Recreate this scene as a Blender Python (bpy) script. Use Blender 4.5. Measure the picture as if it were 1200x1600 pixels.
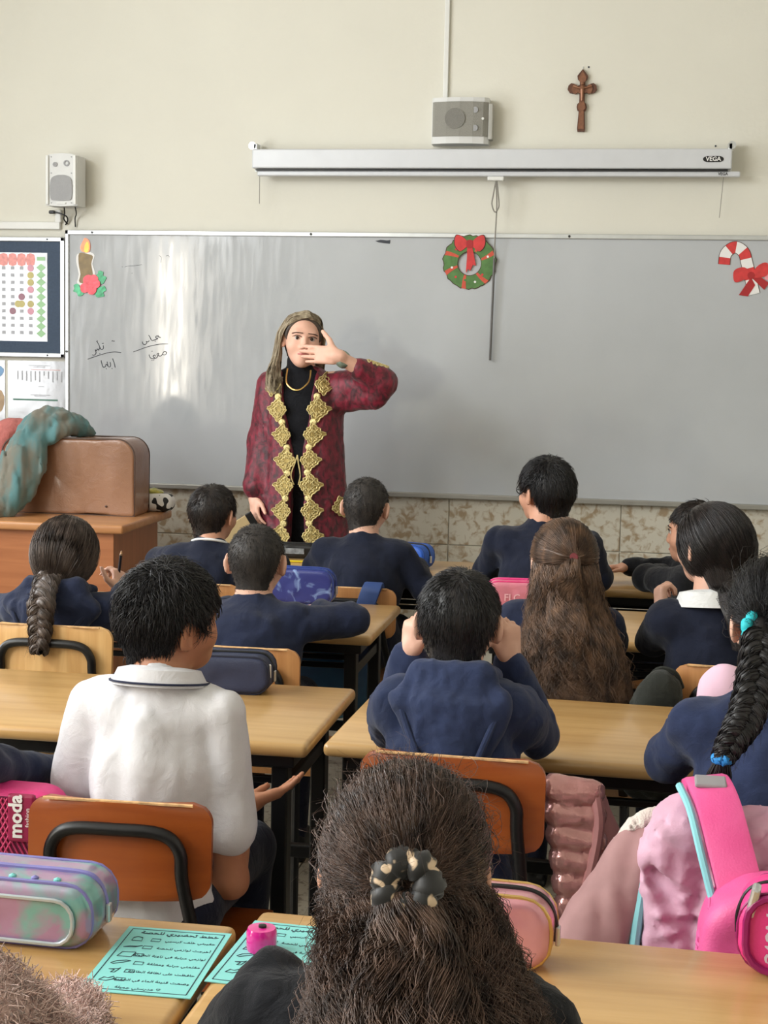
import bpy, bmesh, math, random
import numpy as np
from mathutils import Vector, Matrix

random.seed(7); np.random.seed(7)
SC = bpy.context.scene
COL = SC.collection
for _o in list(bpy.data.objects): bpy.data.objects.remove(_o)

# ------------------------------------------------------------------ camera
def _camera():
    p, y, r = math.radians(6.0), math.radians(9.4), math.radians(1.19)
    f = Vector((-math.sin(y)*math.cos(p), math.cos(y)*math.cos(p), -math.sin(p)))
    rt = Vector((math.cos(y), math.sin(y), 0)); up = rt.cross(f)
    r2 = rt*math.cos(r) + up*math.sin(r); u2 = up*math.cos(r) - rt*math.sin(r)
    cd = bpy.data.cameras.new('camera'); cd.sensor_fit = 'HORIZONTAL'; cd.sensor_width = 36; cd.lens = 72
    cd.clip_start = .05
    c = bpy.data.objects.new('camera', cd); COL.objects.link(c)
    m = Matrix((r2, u2, -f)).transposed().to_4x4(); m.translation = (0, 0, 1.48); c.matrix_world = m
    SC.camera = c
_camera()

# ------------------------------------------------------------------ world, daylight, exposure
SC.view_settings.view_transform = 'Standard'; SC.view_settings.look = 'None'
SC.view_settings.gamma = 1; SC.view_settings.use_curve_mapping = False
SC.view_settings.exposure = 0.27
SC.cycles.use_denoising = True
SC.cycles.max_bounces = 6; SC.cycles.diffuse_bounces = 4
W = bpy.data.worlds.new('sky'); SC.world = W; W.use_nodes = True
W.node_tree.nodes['Background'].inputs[0].default_value = (.80, .88, 1, 1)
W.node_tree.nodes['Background'].inputs[1].default_value = 1.0

def area(name, loc, rot, sx, sy, power, col):
    l = bpy.data.lights.new(name, 'AREA'); l.shape = 'RECTANGLE'; l.size = sx; l.size_y = sy
    l.energy = power; l.color = col
    o = bpy.data.objects.new(name, l); COL.objects.link(o); o.location = loc; o.rotation_euler = rot
    return o
# daylight through the windows of the left wall (a light fills each opening)
RL = (0, -math.pi/2, 0)      # shines towards +x
area('window_left_offscreen', (-4.215, .72, 1.70), RL, 1.44, .95, 52, (1, .91, .76))
area('window_left_offscreen', (-4.215, 4.35, 1.70), RL, 1.44, 1.44, 54, (.95, .98, 1))
for yy in (-1.1, .6, 2.3, 4.0):
    area('window_left_offscreen', (-4.215, yy, 3.14), RL, .84, 1.3, 70 if yy < 3 else 26, (.95, .98, 1))
# ------------------------------------------------------------------ materials
def lin(c):
    return tuple(((v/255)/12.92 if v/255 <= .04045 else ((v/255+.055)/1.055)**2.4) for v in c) + (1,)
MATS = {}
def mat(name, rgb, rough=.6, metal=0, var=.12, scale=14, bump=0, bscale=120, rgb2=None, sheen=0, spec=.5, coat=0,
        stretch=(1, 1, 1), detail=4, lo=.3, hi=.7, alpha=1, emit=0, bstretch=None, distort=0, bump2=0):
    if name in MATS: return MATS[name]
    m = bpy.data.materials.new(name); m.use_nodes = True; MATS[name] = m
    nt = m.node_tree; N = nt.nodes; L = nt.links; b = N['Principled BSDF']
    b.inputs['Roughness'].default_value = rough; b.inputs['Metallic'].default_value = metal
    b.inputs['Specular IOR Level'].default_value = spec
    b.inputs['Sheen Weight'].default_value = sheen; b.inputs['Coat Weight'].default_value = coat
    b.inputs['Coat Roughness'].default_value = .12
    tc = N.new('ShaderNodeTexCoord'); mp = N.new('ShaderNodeMapping'); mp.inputs['Scale'].default_value = stretch
    L.new(tc.outputs['Object'], mp.inputs[0])
    n = N.new('ShaderNodeTexNoise'); n.inputs['Scale'].default_value = scale; n.inputs['Detail'].default_value = detail
    n.inputs['Distortion'].default_value = distort
    L.new(mp.outputs[0], n.inputs[0])
    cr = N.new('ShaderNodeValToRGB'); cr.color_ramp.elements[0].position = lo; cr.color_ramp.elements[1].position = hi
    a = lin(rgb); c2 = lin(rgb2) if rgb2 else tuple(min(1, v*(1+var)) for v in a[:3]) + (1,)
    c1 = a if rgb2 else tuple(v*(1-var) for v in a[:3]) + (1,)
    cr.color_ramp.elements[0].color = c1; cr.color_ramp.elements[1].color = c2
    L.new(n.outputs[0], cr.inputs[0]); L.new(cr.outputs[0], b.inputs['Base Color'])
    if bump:
        mp2 = N.new('ShaderNodeMapping'); mp2.inputs['Scale'].default_value = bstretch or (1, 1, 1)
        L.new(tc.outputs['Object'], mp2.inputs[0])
        n2 = N.new('ShaderNodeTexNoise'); n2.inputs['Scale'].default_value = bscale; n2.inputs['Detail'].default_value = 3
        L.new(mp2.outputs[0], n2.inputs[0])
        bp = N.new('ShaderNodeBump'); bp.inputs['Strength'].default_value = bump; bp.inputs['Distance'].default_value = .004
        L.new(n2.outputs[0], bp.inputs['Height']); L.new(bp.outputs[0], b.inputs['Normal'])
    if bump2:
        n3 = N.new('ShaderNodeTexNoise'); n3.inputs['Scale'].default_value = 26; n3.inputs['Detail'].default_value = 5; n3.inputs['Distortion'].default_value = 1.2
        L.new(tc.outputs['Object'], n3.inputs[0]); b3 = N.new('ShaderNodeBump'); b3.inputs['Strength'].default_value = bump2; b3.inputs['Distance'].default_value = .012
        L.new(n3.outputs[0], b3.inputs['Height'])
        if bump: L.new(b3.outputs[0], bp.inputs['Normal'])
        else: L.new(b3.outputs[0], b.inputs['Normal'])
    if alpha < 1: b.inputs['Alpha'].default_value = alpha
    if emit:
        b.inputs['Emission Strength'].default_value = emit; b.inputs['Emission Color'].default_value = a
    return m

M_plaster = mat('cream_plaster', (222, 219, 207), .85, var=.03, scale=1.3, bump=.15, bscale=60, detail=6)
M_white = mat('white_plastic', (226, 226, 222), .45, var=.02)
M_paper = mat('white_paper', (236, 234, 232), .55, var=.02)
M_alu = mat('aluminium', (205, 208, 210), .32, .75, var=.05)
M_black = mat('black_plastic', (18, 18, 20), .4, var=.1)
M_steel = mat('black_steel', (16, 16, 18), .38, .2, var=.15)
M_ink = mat('marker_ink', (52, 54, 62), .6, var=.15)
M_gold = mat('gold_lace', (222, 204, 144), .38, .55, var=.25, scale=90, bump=.5, bscale=400)

def wood(name, c1, c2, rough, scale=6, axis='x', coat=0, wear=None):
    st = {'x': (.35, 5, 5), 'y': (5, .35, 5), 'z': (5, 5, .35)}[axis]
    return mat(name, c1, rough, rgb2=c2, scale=scale, stretch=st, detail=8, lo=.32, hi=.72, bump=.06, bscale=30,
               bstretch=st, coat=coat, distort=.6)
M_desk = wood('varnished_desk_wood', (184, 142, 86), (204, 165, 108), .3, coat=.25)
M_desk_edge = wood('desk_edge_band', (212, 168, 100), (232, 194, 128), .3, coat=.3)
M_orange = wood('orange_plywood', (140, 66, 22), (160, 82, 30), .34, coat=.3)
M_pine = wood('pale_plywood', (204, 156, 96), (224, 182, 122), .42, axis='z', scale=9)
M_tan = wood('tan_plywood', (176, 120, 70), (198, 142, 88), .42, axis='z', scale=9)
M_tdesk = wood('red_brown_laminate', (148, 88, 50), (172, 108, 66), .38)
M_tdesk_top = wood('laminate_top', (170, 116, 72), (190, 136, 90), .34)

# ------------------------------------------------------------------ object helpers
def _props(o, label=None, cat=None, group=None, kind=None):
    if label: o['label'] = label
    if cat: o['category'] = cat
    if group: o['group'] = group
    if kind: o['kind'] = kind
    return o
def thing(name, label, cat, loc=(0, 0, 0), rz=0, group=None, kind=None):
    o = bpy.data.objects.new(name, None); o.empty_display_size = .1; COL.objects.link(o)
    o.location = loc; o.rotation_euler = (0, 0, rz)
    return _props(o, label, cat, group, kind)
def raw_mesh(name, V, Fq, smooth):
    V = np.asarray(V, np.float32); me = bpy.data.meshes.new(name)
    Fq = np.asarray(Fq, np.int32); k = Fq.shape[1]; n = len(Fq)
    me.vertices.add(len(V)); me.vertices.foreach_set('co', V.ravel())
    me.loops.add(n*k); me.loops.foreach_set('vertex_index', Fq.ravel())
    me.polygons.add(n); me.polygons.foreach_set('loop_start', np.arange(0, n*k, k, dtype=np.int32))
    me.polygons.foreach_set('loop_total', np.full(n, k, np.int32))
    me.polygons.foreach_set('use_smooth', np.full(n, smooth, bool))
    me.update(calc_edges=True); me.validate()
    return me
def put(name, me, m, parent=None, loc=None, rot=None):
    if m is not None and not me.materials: me.materials.append(m)
    o = bpy.data.objects.new(name, me); COL.objects.link(o)
    if loc is not None: o.location = loc
    if rot is not None: o.rotation_euler = rot
    if parent is not None: o.parent = parent
    return o
_rb = {}
def rbox(sx, sy, sz, bev=.0, seg=2):
    key = (round(sx, 4), round(sy, 4), round(sz, 4), bev, seg)
    if key not in _rb:
        bm = bmesh.new(); bmesh.ops.create_cube(bm, size=1)
        bmesh.ops.scale(bm, vec=(sx, sy, sz), verts=bm.verts)
        if bev > 0:
            bmesh.ops.bevel(bm, geom=bm.edges[:], offset=min(bev, .49*min(sx, sy, sz)), segments=seg, profile=.5, affect='EDGES')
        bm.verts.index_update()
        _rb[key] = ([v.co.copy() for v in bm.verts], [[v.index for v in f.verts] for f in bm.faces]); bm.free()
    return _rb[key]
def catmull(pts, n=6, closed=False):
    P = [Vector(p) for p in pts]; out = []; k = len(P)
    for i in range(k if closed else k-1):
        if closed: a, b, c, d = P[i-1], P[i], P[(i+1) % k], P[(i+2) % k]
        else: a, b, c, d = P[max(i-1, 0)], P[i], P[i+1], P[min(i+2, k-1)]
        for j in range(n):
            t = j/n
            out.append(.5*((2*b) + (c-a)*t + (2*a-5*b+4*c-d)*t*t + (3*b-a-3*c+d)*t**3))
    if not closed: out.append(P[-1])
    return out
class MB:
    def __init__(s): s.v = []; s.f = []
    def add(s, vf, M=None):
        o = len(s.v); M = M or Matrix()
        s.v += [M @ Vector(v) for v in vf[0]]; s.f += [[i+o for i in f] for f in vf[1]]; return s
    def box(s, c, size, bev=.0, rot=None, seg=2):
        M = Matrix.Translation(c)
        if rot: M = M @ (Matrix.Rotation(rot[2], 4, 'Z') @ Matrix.Rotation(rot[1], 4, 'Y') @ Matrix.Rotation(rot[0], 4, 'X'))
        return s.add(rbox(*size, bev, seg), M)
    def tube(s, pts, r, n=8, closed=False, taper=None, flat=1):
        P = [Vector(p) for p in pts]; k = len(P); V = []; F = []; up = None
        for i in range(k):
            if closed: t = P[(i+1) % k]-P[i-1]
            else: t = P[min(i+1, k-1)]-P[max(i-1, 0)]
            if t.length < 1e-9: t = Vector((0, 0, 1))
            t.normalize()
            if up is None: up = Vector((0, 0, 1)) if abs(t.z) < .9 else Vector((1, 0, 0))
            a = (up - t*up.dot(t)).normalized(); b = t.cross(a); up = a
            rr = r*(taper[i] if taper is not None else 1)
            for j in range(n):
                w = 2*math.pi*j/n; V.append(P[i]+a*(rr*math.cos(w))*flat+b*(rr*math.sin(w)))
        for i in range(k if closed else k-1):
            for j in range(n):
                p, q = i*n, ((i+1) % k)*n
                F.append([p+j, p+(j+1) % n, q+(j+1) % n, q+j])
        if not closed: F.append(list(range(n))[::-1]); F.append([(k-1)*n+j for j in range(n)])
        return s.add((V, F))
    def strap(s, pts, wd, w, th):
        P = [Vector(p) for p in pts]; V = []; F = []; k = len(P); wd = Vector(wd).normalized()
        for i in range(k):
            t = (P[min(i+1, k-1)]-P[max(i-1, 0)]).normalized(); n = t.cross(wd).normalized(); u = n.cross(t)
            for a, b in ((-.5, -.5), (-.42, -.62), (.42, -.62), (.5, -.5), (.5, .5), (.42, .62), (-.42, .62), (-.5, .5)): V.append(P[i]+u*(a*w)+n*(b*th))
        for i in range(k-1):
            for j in range(8): F.append([i*8+j, i*8+(j+1) % 8, i*8+8+(j+1) % 8, i*8+8+j])
        F += [list(range(8))[::-1], [(k-1)*8+j for j in range(8)]]
        return s.add((V, F))
    def poly(s, pts, d, M=None):
        """pts in the xz plane, extruded by d along -y (towards the viewer)"""
        n = len(pts); V = [Vector((p[0], 0, p[1])) for p in pts]+[Vector((p[0], -d, p[1])) for p in pts]
        ar = sum(pts[i][0]*pts[(i+1) % n][1]-pts[(i+1) % n][0]*pts[i][1] for i in range(n))
        r = list(range(n)); r = r if ar > 0 else r[::-1]
        F = [[i+n for i in r], r[::-1]]+[[r[i], r[(i+1) % n], r[(i+1) % n]+n, r[i]+n] for i in range(n)]
        return s.add((V, F), M)
    def lathe(s, prof, n=24, M=None):
        V = []; F = []; k = len(prof)
        for (r, z) in prof:
            for j in range(n): w = 2*math.pi*j/n; V.append(Vector((r*math.cos(w), r*math.sin(w), z)))
        for i in range(k-1):
            for j in range(n): F.append([i*n+j, i*n+(j+1) % n, (i+1)*n+(j+1) % n, (i+1)*n+j])
        F.append(list(range(n))[::-1]); F.append([(k-1)*n+j for j in range(n)])
        return s.add((V, F), M)
    def build(s, name, m, parent=None, smooth=False, loc=None, rot=None):
        me = bpy.data.meshes.new(name); me.from_pydata([tuple(v) for v in s.v], [], s.f)
        if smooth:
            me.polygons.foreach_set('use_smooth', [True]*len(me.polygons))
            try: me.set_sharp_from_angle(angle=math.radians(40))
            except Exception: pass
        me.update()
        return put(name, me, m, parent, loc, rot)
def disc(r, n=24): return [(r*math.cos(2*math.pi*i/n), r*math.sin(2*math.pi*i/n)) for i in range(n)]
def shift(pts, x, z, s=1): return [(p[0]*s+x, p[1]*s+z) for p in pts]
def smooth2(pts, n=5, closed=True): return [(v.x, v.z) for v in catmull([(p[0], 0, p[1]) for p in pts], n, closed)]

# Arabic joining (presentation forms), so that the printed lines read right to left
_AR = {'ا': 0xFE8D, 'أ': 0xFE83, 'ب': 0xFE8F, 'ة': 0xFE93, 'ت': 0xFE95, 'ج': 0xFE9D, 'ح': 0xFEA1, 'خ': 0xFEA5, 'د': 0xFEA9,
       'ر': 0xFEAD, 'ز': 0xFEAF, 'س': 0xFEB1, 'ص': 0xFEB9, 'ض': 0xFEBD, 'ط': 0xFEC1, 'ظ': 0xFEC5, 'ع': 0xFEC9, 'غ': 0xFECD, 'ف': 0xFED1,
       'ق': 0xFED5, 'ك': 0xFED9, 'ل': 0xFEDD, 'م': 0xFEE1, 'ن': 0xFEE5, 'ه': 0xFEE9, 'و': 0xFEED, 'ى': 0xFEEF, 'ي': 0xFEF1, 'ء': 0xFE80}
_AR2 = set('اأةدرزوىء')
def arabic(t):
    out = []
    for i, c in enumerate(t):
        if c not in _AR: out.append(c); continue
        prev = i > 0 and t[i-1] in _AR and t[i-1] not in _AR2
        nxt = i < len(t)-1 and t[i+1] in _AR and c not in _AR2
        if c in _AR2: k = 1 if prev else 0
        else: k = 3 if prev and nxt else 2 if nxt else 1 if prev else 0
        out.append(chr(_AR[c]+k))
    return ''.join(out[::-1])
def text(name, s, size, m, parent, M, bold=0, shear=0, extrude=.0004, align='CENTER', res=2):
    c = bpy.data.curves.new(name, 'FONT'); c.body = s; c.size = size; c.align_x = align; c.align_y = 'CENTER'
    c.offset = bold; c.shear = shear; c.extrude = extrude; c.resolution_u = res
    o = bpy.data.objects.new(name, c); COL.objects.link(o)
    dg = bpy.context.evaluated_depsgraph_get(); me = bpy.data.meshes.new_from_object(o.evaluated_get(dg))
    bpy.data.objects.remove(o); bpy.data.curves.remove(c)
    me.transform(M); me.materials.clear()
    return put(name, me, m, parent)
FRONT = Matrix.Rotation(math.pi/2, 4, 'X')      # text standing up, facing -y

# ------------------------------------------------------------------ the room
WY = 7.15; XL, XR, YB, ZC = -4.2, 2.6, -3.0, 3.72
def struct(name, mb, m, kind='structure'):
    return _props(mb.build(name, m), kind=kind)
M_grout = mat('tile_grout', (176, 170, 156), .9, var=.06, scale=40)
wf = struct('wall_front', MB().box(((XL+XR)/2, WY+.06, ZC/2), (XR-XL, .12, ZC)), M_plaster)
wf['label'] = 'cream plastered front wall with marbled tiles along its foot'
def tile_mat():
    m = mat('marbled_wall_tile', (198, 192, 178), .3, rgb2=(158, 138, 112), scale=26, detail=8, lo=.48, hi=.64, coat=.2, distort=.6)
    nt = m.node_tree; oi = nt.nodes.new('ShaderNodeObjectInfo'); mp = [n for n in nt.nodes if n.type == 'MAPPING'][0]
    vm = nt.nodes.new('ShaderNodeVectorMath'); vm.operation = 'SCALE'; vm.inputs[0].default_value = (9, 7, 5); nt.links.new(oi.outputs['Random'], vm.inputs['Scale']); nt.links.new(vm.outputs[0], mp.inputs['Location'])
    return m
M_tile = tile_mat()
me_t = MB().box((0, 0, 0), (.397, .012, .247), .003, seg=1); tme = None
ix = 0
for row in range(5):
    for k in range(17):
        cx = -4.0+k*.4+.127; cz = .12+row*.25-.06
        if cz+.12 > 1.1 or cz < 0: cz = max(cz, .06)
        if row == 0: continue
        if tme is None:
            o = me_t.build('wall_tile', M_tile, wf, loc=(cx, WY-.004, .2-.25+row*.25)); tme = o.data
        else: put('wall_tile', tme, None, wf, loc=(cx, WY-.004, .2-.25+row*.25))
fl = struct('floor', MB().box(((XL+XR)/2, (YB+WY)/2, -.05), (XR-XL, WY-YB, .09)), mat('floor_grout', (120, 112, 98), .9, var=.1))
M_floor = mat('speckled_terrazzo', (176, 168, 150), .42, rgb2=(112, 100, 82), scale=60, detail=5, lo=.54, hi=.7, coat=.1)
tme = None
for i in range(12):
    for j in range(16):
        c = (-3.056+.4*i+.2-.26, .827+.4*j+.2, -.003)
        if tme is None:
            o = MB().box((0, 0, 0), (.396, .396, .012), .001, seg=1).build('floor_tile', M_floor, fl, loc=c); tme = o.data
        else: put('floor_tile', tme, None, fl, loc=c)
struct('ceiling', MB().box(((XL+XR)/2, (YB+WY)/2, ZC+.05), (XR-XL, WY-YB, .1)), mat('white_ceiling_paint', (232, 230, 222), .9, var=.02))
struct('wall_right', MB().box((XR+.06, (YB+WY)/2, ZC/2), (.12, WY-YB, ZC)), M_plaster)
struct('wall_back', MB().box(((XL+XR)/2, YB-.06, ZC/2), (XR-XL, .12, ZC)), M_plaster)
wl = MB(); X0 = XL-.06
wl.box((X0, (YB+WY)/2, .475), (.12, WY-YB, .95))
for a, b in ((YB, .22), (1.22, 3.6), (5.1, WY)): wl.box((X0, (a+b)/2, (.95+2.7)/2), (.12, b-a, 1.75))
for a, b in ((.22, 1.22), (3.6, 5.1)): wl.box((X0, (a+b)/2, 2.585), (.12, b-a, .23))
wl.box((X0, (YB+WY)/2, (3.58+ZC)/2), (.12, WY-YB, ZC-3.58))
edges = [YB]
for yy in (-1.1, .6, 2.3, 4.0): edges += [yy-.67, yy+.67]
edges += [WY]
for a, b in zip(edges[0::2], edges[1::2]): wl.box((X0, (a+b)/2, 3.14), (.12, b-a, .88))
struct('wall_left', wl, M_plaster)
M_glass = mat('window_glass', (225, 235, 240), .05, var=.01, alpha=.15)
def window(n, yc, zc, w, h):
    t = thing('window_%d' % n, 'white framed window in the left wall', None, (XL-.06, yc, zc-h/2), kind='structure')
    b = MB(); q = .05
    for s in (-1, 1):
        b.box((0, s*(w/2-q/2), h/2), (.06, q, h), .004); b.box((0, 0, h/2+s*(h/2-q/2)), (.06, w, q), .004)
    b.box((0, 0, h/2), (.05, .04, h), .004)
    b.build('window_frame', M_white, t)
    for s in (-1, 1): MB().box((0, s*w/4, h/2), (.006, w/2-.06, h-.08)).build('pane', M_glass, t)
window(1, .72, 1.7, 1.0, 1.5); window(6, 4.35, 1.7, 1.5, 1.5)
for k, yy in enumerate((-1.1, .6, 2.3, 4.0)): window(2+k, yy, 3.14, 1.34, .88)
for k, (xx, yy) in enumerate(((-2.0, 4.6), (-2.0, 2.0), (-2.0, -.6), (.9, 4.6), (.9, 2.0), (.9, -.6))):
    t = thing('added_lamp_housing', 'white unlit lamp housing added to the ceiling', 'lamp', (xx, yy, ZC), group='added unlit lamp housings')
    MB().box((0, 0, -.02), (1.3, .22, .04), .006).build('housing', M_white, t)  # invented, out of view: empty housings that give no light
# ------------------------------------------------------------------ things on the front wall
BY = WY-.03                       # face of the whiteboard
# whiteboard
def board_mat():
    m = mat('grey_whiteboard_surface', (180, 183, 187), .3, var=.05, scale=2.2, detail=7, bump=.03, bscale=3, spec=.5)
    nt = m.node_tree; N = nt.nodes; L = nt.links; b = N['Principled BSDF']
    tc = N.new('ShaderNodeTexCoord'); n = N.new('ShaderNodeTexNoise'); n.inputs['Scale'].default_value = 7; n.inputs['Detail'].default_value = 6
    mp_ = N.new('ShaderNodeMapping'); mp_.inputs['Scale'].default_value = (6, 1, .8); L.new(tc.outputs['Object'], mp_.inputs[0]); L.new(mp_.outputs[0], n.inputs[0]); r = N.new('ShaderNodeMapRange'); r.inputs['From Min'].default_value = .3; r.inputs['From Max'].default_value = .7
    r.inputs['To Min'].default_value = .03; r.inputs['To Max'].default_value = .19
    b.inputs['Specular IOR Level'].default_value = .75
    L.new(n.outputs[0], r.inputs[0]); L.new(r.outputs[0], b.inputs['Roughness'])
    return m
wb = thing('whiteboard', 'long grey whiteboard with aluminium frame on the front wall', 'whiteboard', (-.6, WY, .797))
bx0, bx1, bh = -2.757+.6, 1.75+.6, 1.227; bxc = (bx0+bx1)/2
MB().box((bxc, -.015, bh/2), (bx1-bx0, .03, bh), .002).build('board_panel', board_mat(), wb)
MB().box((bxc, -.022, bh-.011), (bx1-bx0, .036, .022), .003).build('top_rail', M_alu, wb)
MB().box((bxc, -.028, .012), (bx1-bx0, .05, .024), .004).build('chalk_rail', mat('dull_aluminium', (160, 158, 152), .4, .6, var=.05), wb)
MB().box((bx0+.009, -.022, bh/2), (.018, .036, bh), .003).build('side_rail', M_alu, wb)
MB().box((bx1-.009, -.022, bh/2), (.018, .036, bh), .003).build('side_rail', M_alu, wb)
for sx, sz in ((-2.62, bh-.011), (-1.55, bh-.011), (-.35, bh-.011), (.8, bh-.011)):
    MB().poly(disc(.006, 10), .003, Matrix.Translation((sx+.6, -.04, sz))).build('screw', M_black, wb)
for sz in (bh-.58, .3): MB().poly(disc(.006, 10), .003, Matrix.Translation((bx0+.009, -.04, sz))).build('screw', M_black, wb)
MB().poly([(-.035, .004), (-.01, .01), (.02, .007), (.036, .009), (.034, -.008), (.01, -.006), (-.02, -.002)], .002,
          Matrix.Translation((-1.211+.6, -.03, 1.981-.797))).build('dark_smear', M_ink, wb)
# handwriting: pen strokes in hundredths of a letter height, x to the right, y down
U = .0032/7.5
def strokes(name, S, ox, oz, w=.0035):
    b = MB()
    for st in S:
        pts = [(ox+p[0]*U, -.0302, oz-p[1]*U) for p in st]
        if len(pts) == 1: pts = [pts[0], (pts[0][0]+.004, pts[0][1], pts[0][2]+.001)]
        b.tube(catmull(pts, 4) if len(pts) > 2 else pts, w*.55, 5, flat=1)
    return b.build(name, M_ink, wb)
ox, oz = -2.665+.6, 1.60-.797
strokes('handwritten_name', [[(235, 265), (215, 268)], [(228, 290), (232, 320), (205, 335), (170, 268), (150, 242)], [(205, 335), (185, 318), (178, 345), (160, 330), (150, 352), (135, 340), (145, 375), (125, 400), (100, 398)], [(185, 385)], [(150, 248), (165, 240)]], ox, oz)
strokes('handwritten_line', [[(48, 448), (110, 425), (200, 395), (290, 370), (370, 360), (442, 366)]], ox, oz, .003)
strokes('handwritten_name', [[(340, 435), (358, 480), (372, 535)], [(312, 475), (316, 520), (290, 525), (275, 470)], [(290, 525), (265, 500), (255, 528), (228, 532), (212, 490), (204, 458)], [(330, 548)], [(262, 552)]], ox, oz)
strokes('handwritten_mark', [[(330, 240), (345, 235)], [(350, 240), (364, 238)]], ox, oz)
strokes('handwritten_name', [[(905, 190), (880, 182), (858, 170), (845, 190), (870, 200), (835, 215), (800, 222), (775, 180), (762, 165)], [(770, 225), (755, 240), (735, 235), (740, 255), (720, 270), (695, 262), (690, 238)], [(835, 232)], [(870, 170)]], ox, oz)
strokes('handwritten_line', [[(585, 355), (640, 335), (720, 305), (800, 282), (900, 262), (990, 258)]], ox, oz, .003)
strokes('handwritten_name', [[(975, 350), (945, 345), (925, 375), (960, 378), (978, 350)], [(925, 375), (905, 395), (880, 390), (882, 365), (862, 375), (870, 400), (845, 420), (815, 400), (835, 385), (845, 400)], [(845, 420), (800, 425), (775, 405), (770, 380)], [(800, 345)], [(800, 445)], [(820, 442)]], ox, oz)
for st_ in ([(480, -590), (520, -600), (600, -606), (680, -618)], [(880, -720), (905, -700), (900, -640)], [(960, -715), (985, -722), (1000, -705)], [(560, -520), (575, -522)], [(445, -592), (460, -590)]): strokes('pencil_scribble', [st_], ox, oz, .0016)

# cut-out christmas decorations taped to the board
M_red = mat('painted_red_paper', (206, 58, 58), .6, var=.16, scale=30)
M_dred = mat('dark_red_paper', (170, 36, 40), .6, var=.1)
M_green = mat('painted_green_paper', (84, 124, 66), .6, var=.2, scale=25)
M_outline = mat('brown_outline_paper', (70, 44, 36), .7, var=.1)
M_orange_p = mat('orange_red_band', (206, 84, 62), .6, var=.12, scale=40)
def deco(name, label, x, z): return thing(name, label, 'decoration', (x, BY-.001, z), group='paper christmas cut-outs on the board')
w = deco('paper_wreath', 'green paper wreath with red bow taped to the board', -.803, 1.892); w.location.y -= .0065; w.rotation_euler.x = .052   # its bow lies over the top rail
ring = [(.120*(1+.035*math.sin(i*1.7))*math.cos(2*math.pi*i/56), .120*(1+.03*math.sin(i*2.3))*math.sin(2*math.pi*i/56)) for i in range(56)]
inner = [(.056*math.cos(2*math.pi*i/56), .056*math.sin(2*math.pi*i/56)-.006) for i in range(56)]
def annulus(o, i, d, M):
    n = len(o); V = []; F = []
    for yy in (0, -d):
        V += [Vector((p[0], yy, p[1])) for p in o]+[Vector((p[0], yy, p[1])) for p in i]
    for k in range(n):
        a, b = k, (k+1) % n
        F += [[2*n+a, 2*n+b, 3*n+b, 3*n+a], [b, a, n+a, n+b], [a, b, 2*n+b, 2*n+a], [n+b, n+a, 3*n+a, 3*n+b]]
    return MB().add((V, F), M)
annulus([(p[0]*1.03, p[1]*1.03) for p in ring], [(p[0]*.95, p[1]*.95) for p in inner], .0015, Matrix()).build('outline', M_outline, w)
annulus(ring, inner, .0025, Matrix()).build('leaf_ring', M_green, w)
for a in (20, 65, 155, 200, 255, 310):
    a = math.radians(a); b = MB()
    arc = [(r*math.cos(a+da+k*.12), r*math.sin(a+da+k*.12)-.003) for da, rr in ((-.09, range(5)), (.09, range(4, -1, -1))) for k, r in [(q/4-.5, .058+.0155*q) for q in rr]]
    b.poly(arc, .0036); b.build('red_band', M_orange_p, w)
random.seed(3)
for k in range(12):
    a = 2*math.pi*k/12+.3; r = .088+.014*math.sin(k*3.1)
    MB().poly(shift(disc(.0055, 10), r*math.cos(a), r*math.sin(a)), .0038).build('berry', [M_paper, M_red, M_green][k % 3], w)
bow_l = smooth2([(-.004, .082), (-.03, .112), (-.06, .122), (-.07, .10), (-.066, .072), (-.045, .05), (-.02, .065)])
for s in (-1, 1):
    q = [(p[0]*s, p[1]) for p in bow_l]
    MB().poly([(p[0]*1.05, (p[1]-.085)*1.07+.085) for p in q], .0045).build('bow_outline', M_outline, w)
    MB().poly(q, .0055).build('bow_loop', M_red, w)
MB().poly([(-.012, .07), (.012, .07), (.030, -.015), (.016, -.012), (.004, -.04), (-.006, -.03), (-.016, -.05), (-.012, .02)], .005).build('ribbon_tail', M_red, w)
MB().poly(smooth2([(-.013, .066), (-.013, .098), (.013, .098), (.013, .066)]), .0065).build('bow_knot', M_dred, w)
# candy cane
w = deco('paper_candy_cane', 'red and white paper candy cane with red bow on the board', .418, 1.86)
path = catmull([(-.075, 0, .035), (-.068, 0, .085), (-.03, 0, .112), (.008, 0, .09), (.025, 0, .04), (.042, 0, -.02), (.062, 0, -.095)], 8)
def ribbon_piece(i, j, hw):
    L_, R_ = [], []
    for k in range(i, j+1):
        t = (path[min(k+1, len(path)-1)]-path[max(k-1, 0)]).normalized(); n = Vector((-t.z, 0, t.x))
        L_.append((path[k].x+n.x*hw, path[k].z+n.z*hw)); R_.append((path[k].x-n.x*hw, path[k].z-n.z*hw))
    return L_+R_[::-1]
N_ = len(path)-1
MB().poly(ribbon_piece(0, N_, .027), .0012).build('outline', M_outline, w)
st = [0, 5, 11, 17, 23, 29, 35, 41, N_]
for k in range(len(st)-1): MB().poly(ribbon_piece(st[k], st[k+1], .0245), .0025).build('stripe', M_red if k % 2 == 0 else M_paper, w)
for q in ([(0, 0), (-.03, .035), (-.075, .02), (-.07, -.03), (-.03, -.02)], [(0, 0), (.03, .045), (.068, .055), (.072, .005), (.03, -.01)]):
    MB().poly(shift(smooth2(q), .045, -.012), .005).build('bow_loop', M_red, w)
MB().poly(shift([(0, -.005), (.06, -.06), (.08, -.03), (.03, .005)], .045, -.015), .004).build('ribbon_tail', M_dred, w)
MB().poly(shift([(0, -.005), (-.05, -.085), (-.01, -.09), (.02, -.04)], .045, -.015), .004).build('ribbon_tail', M_dred, w)
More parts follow.
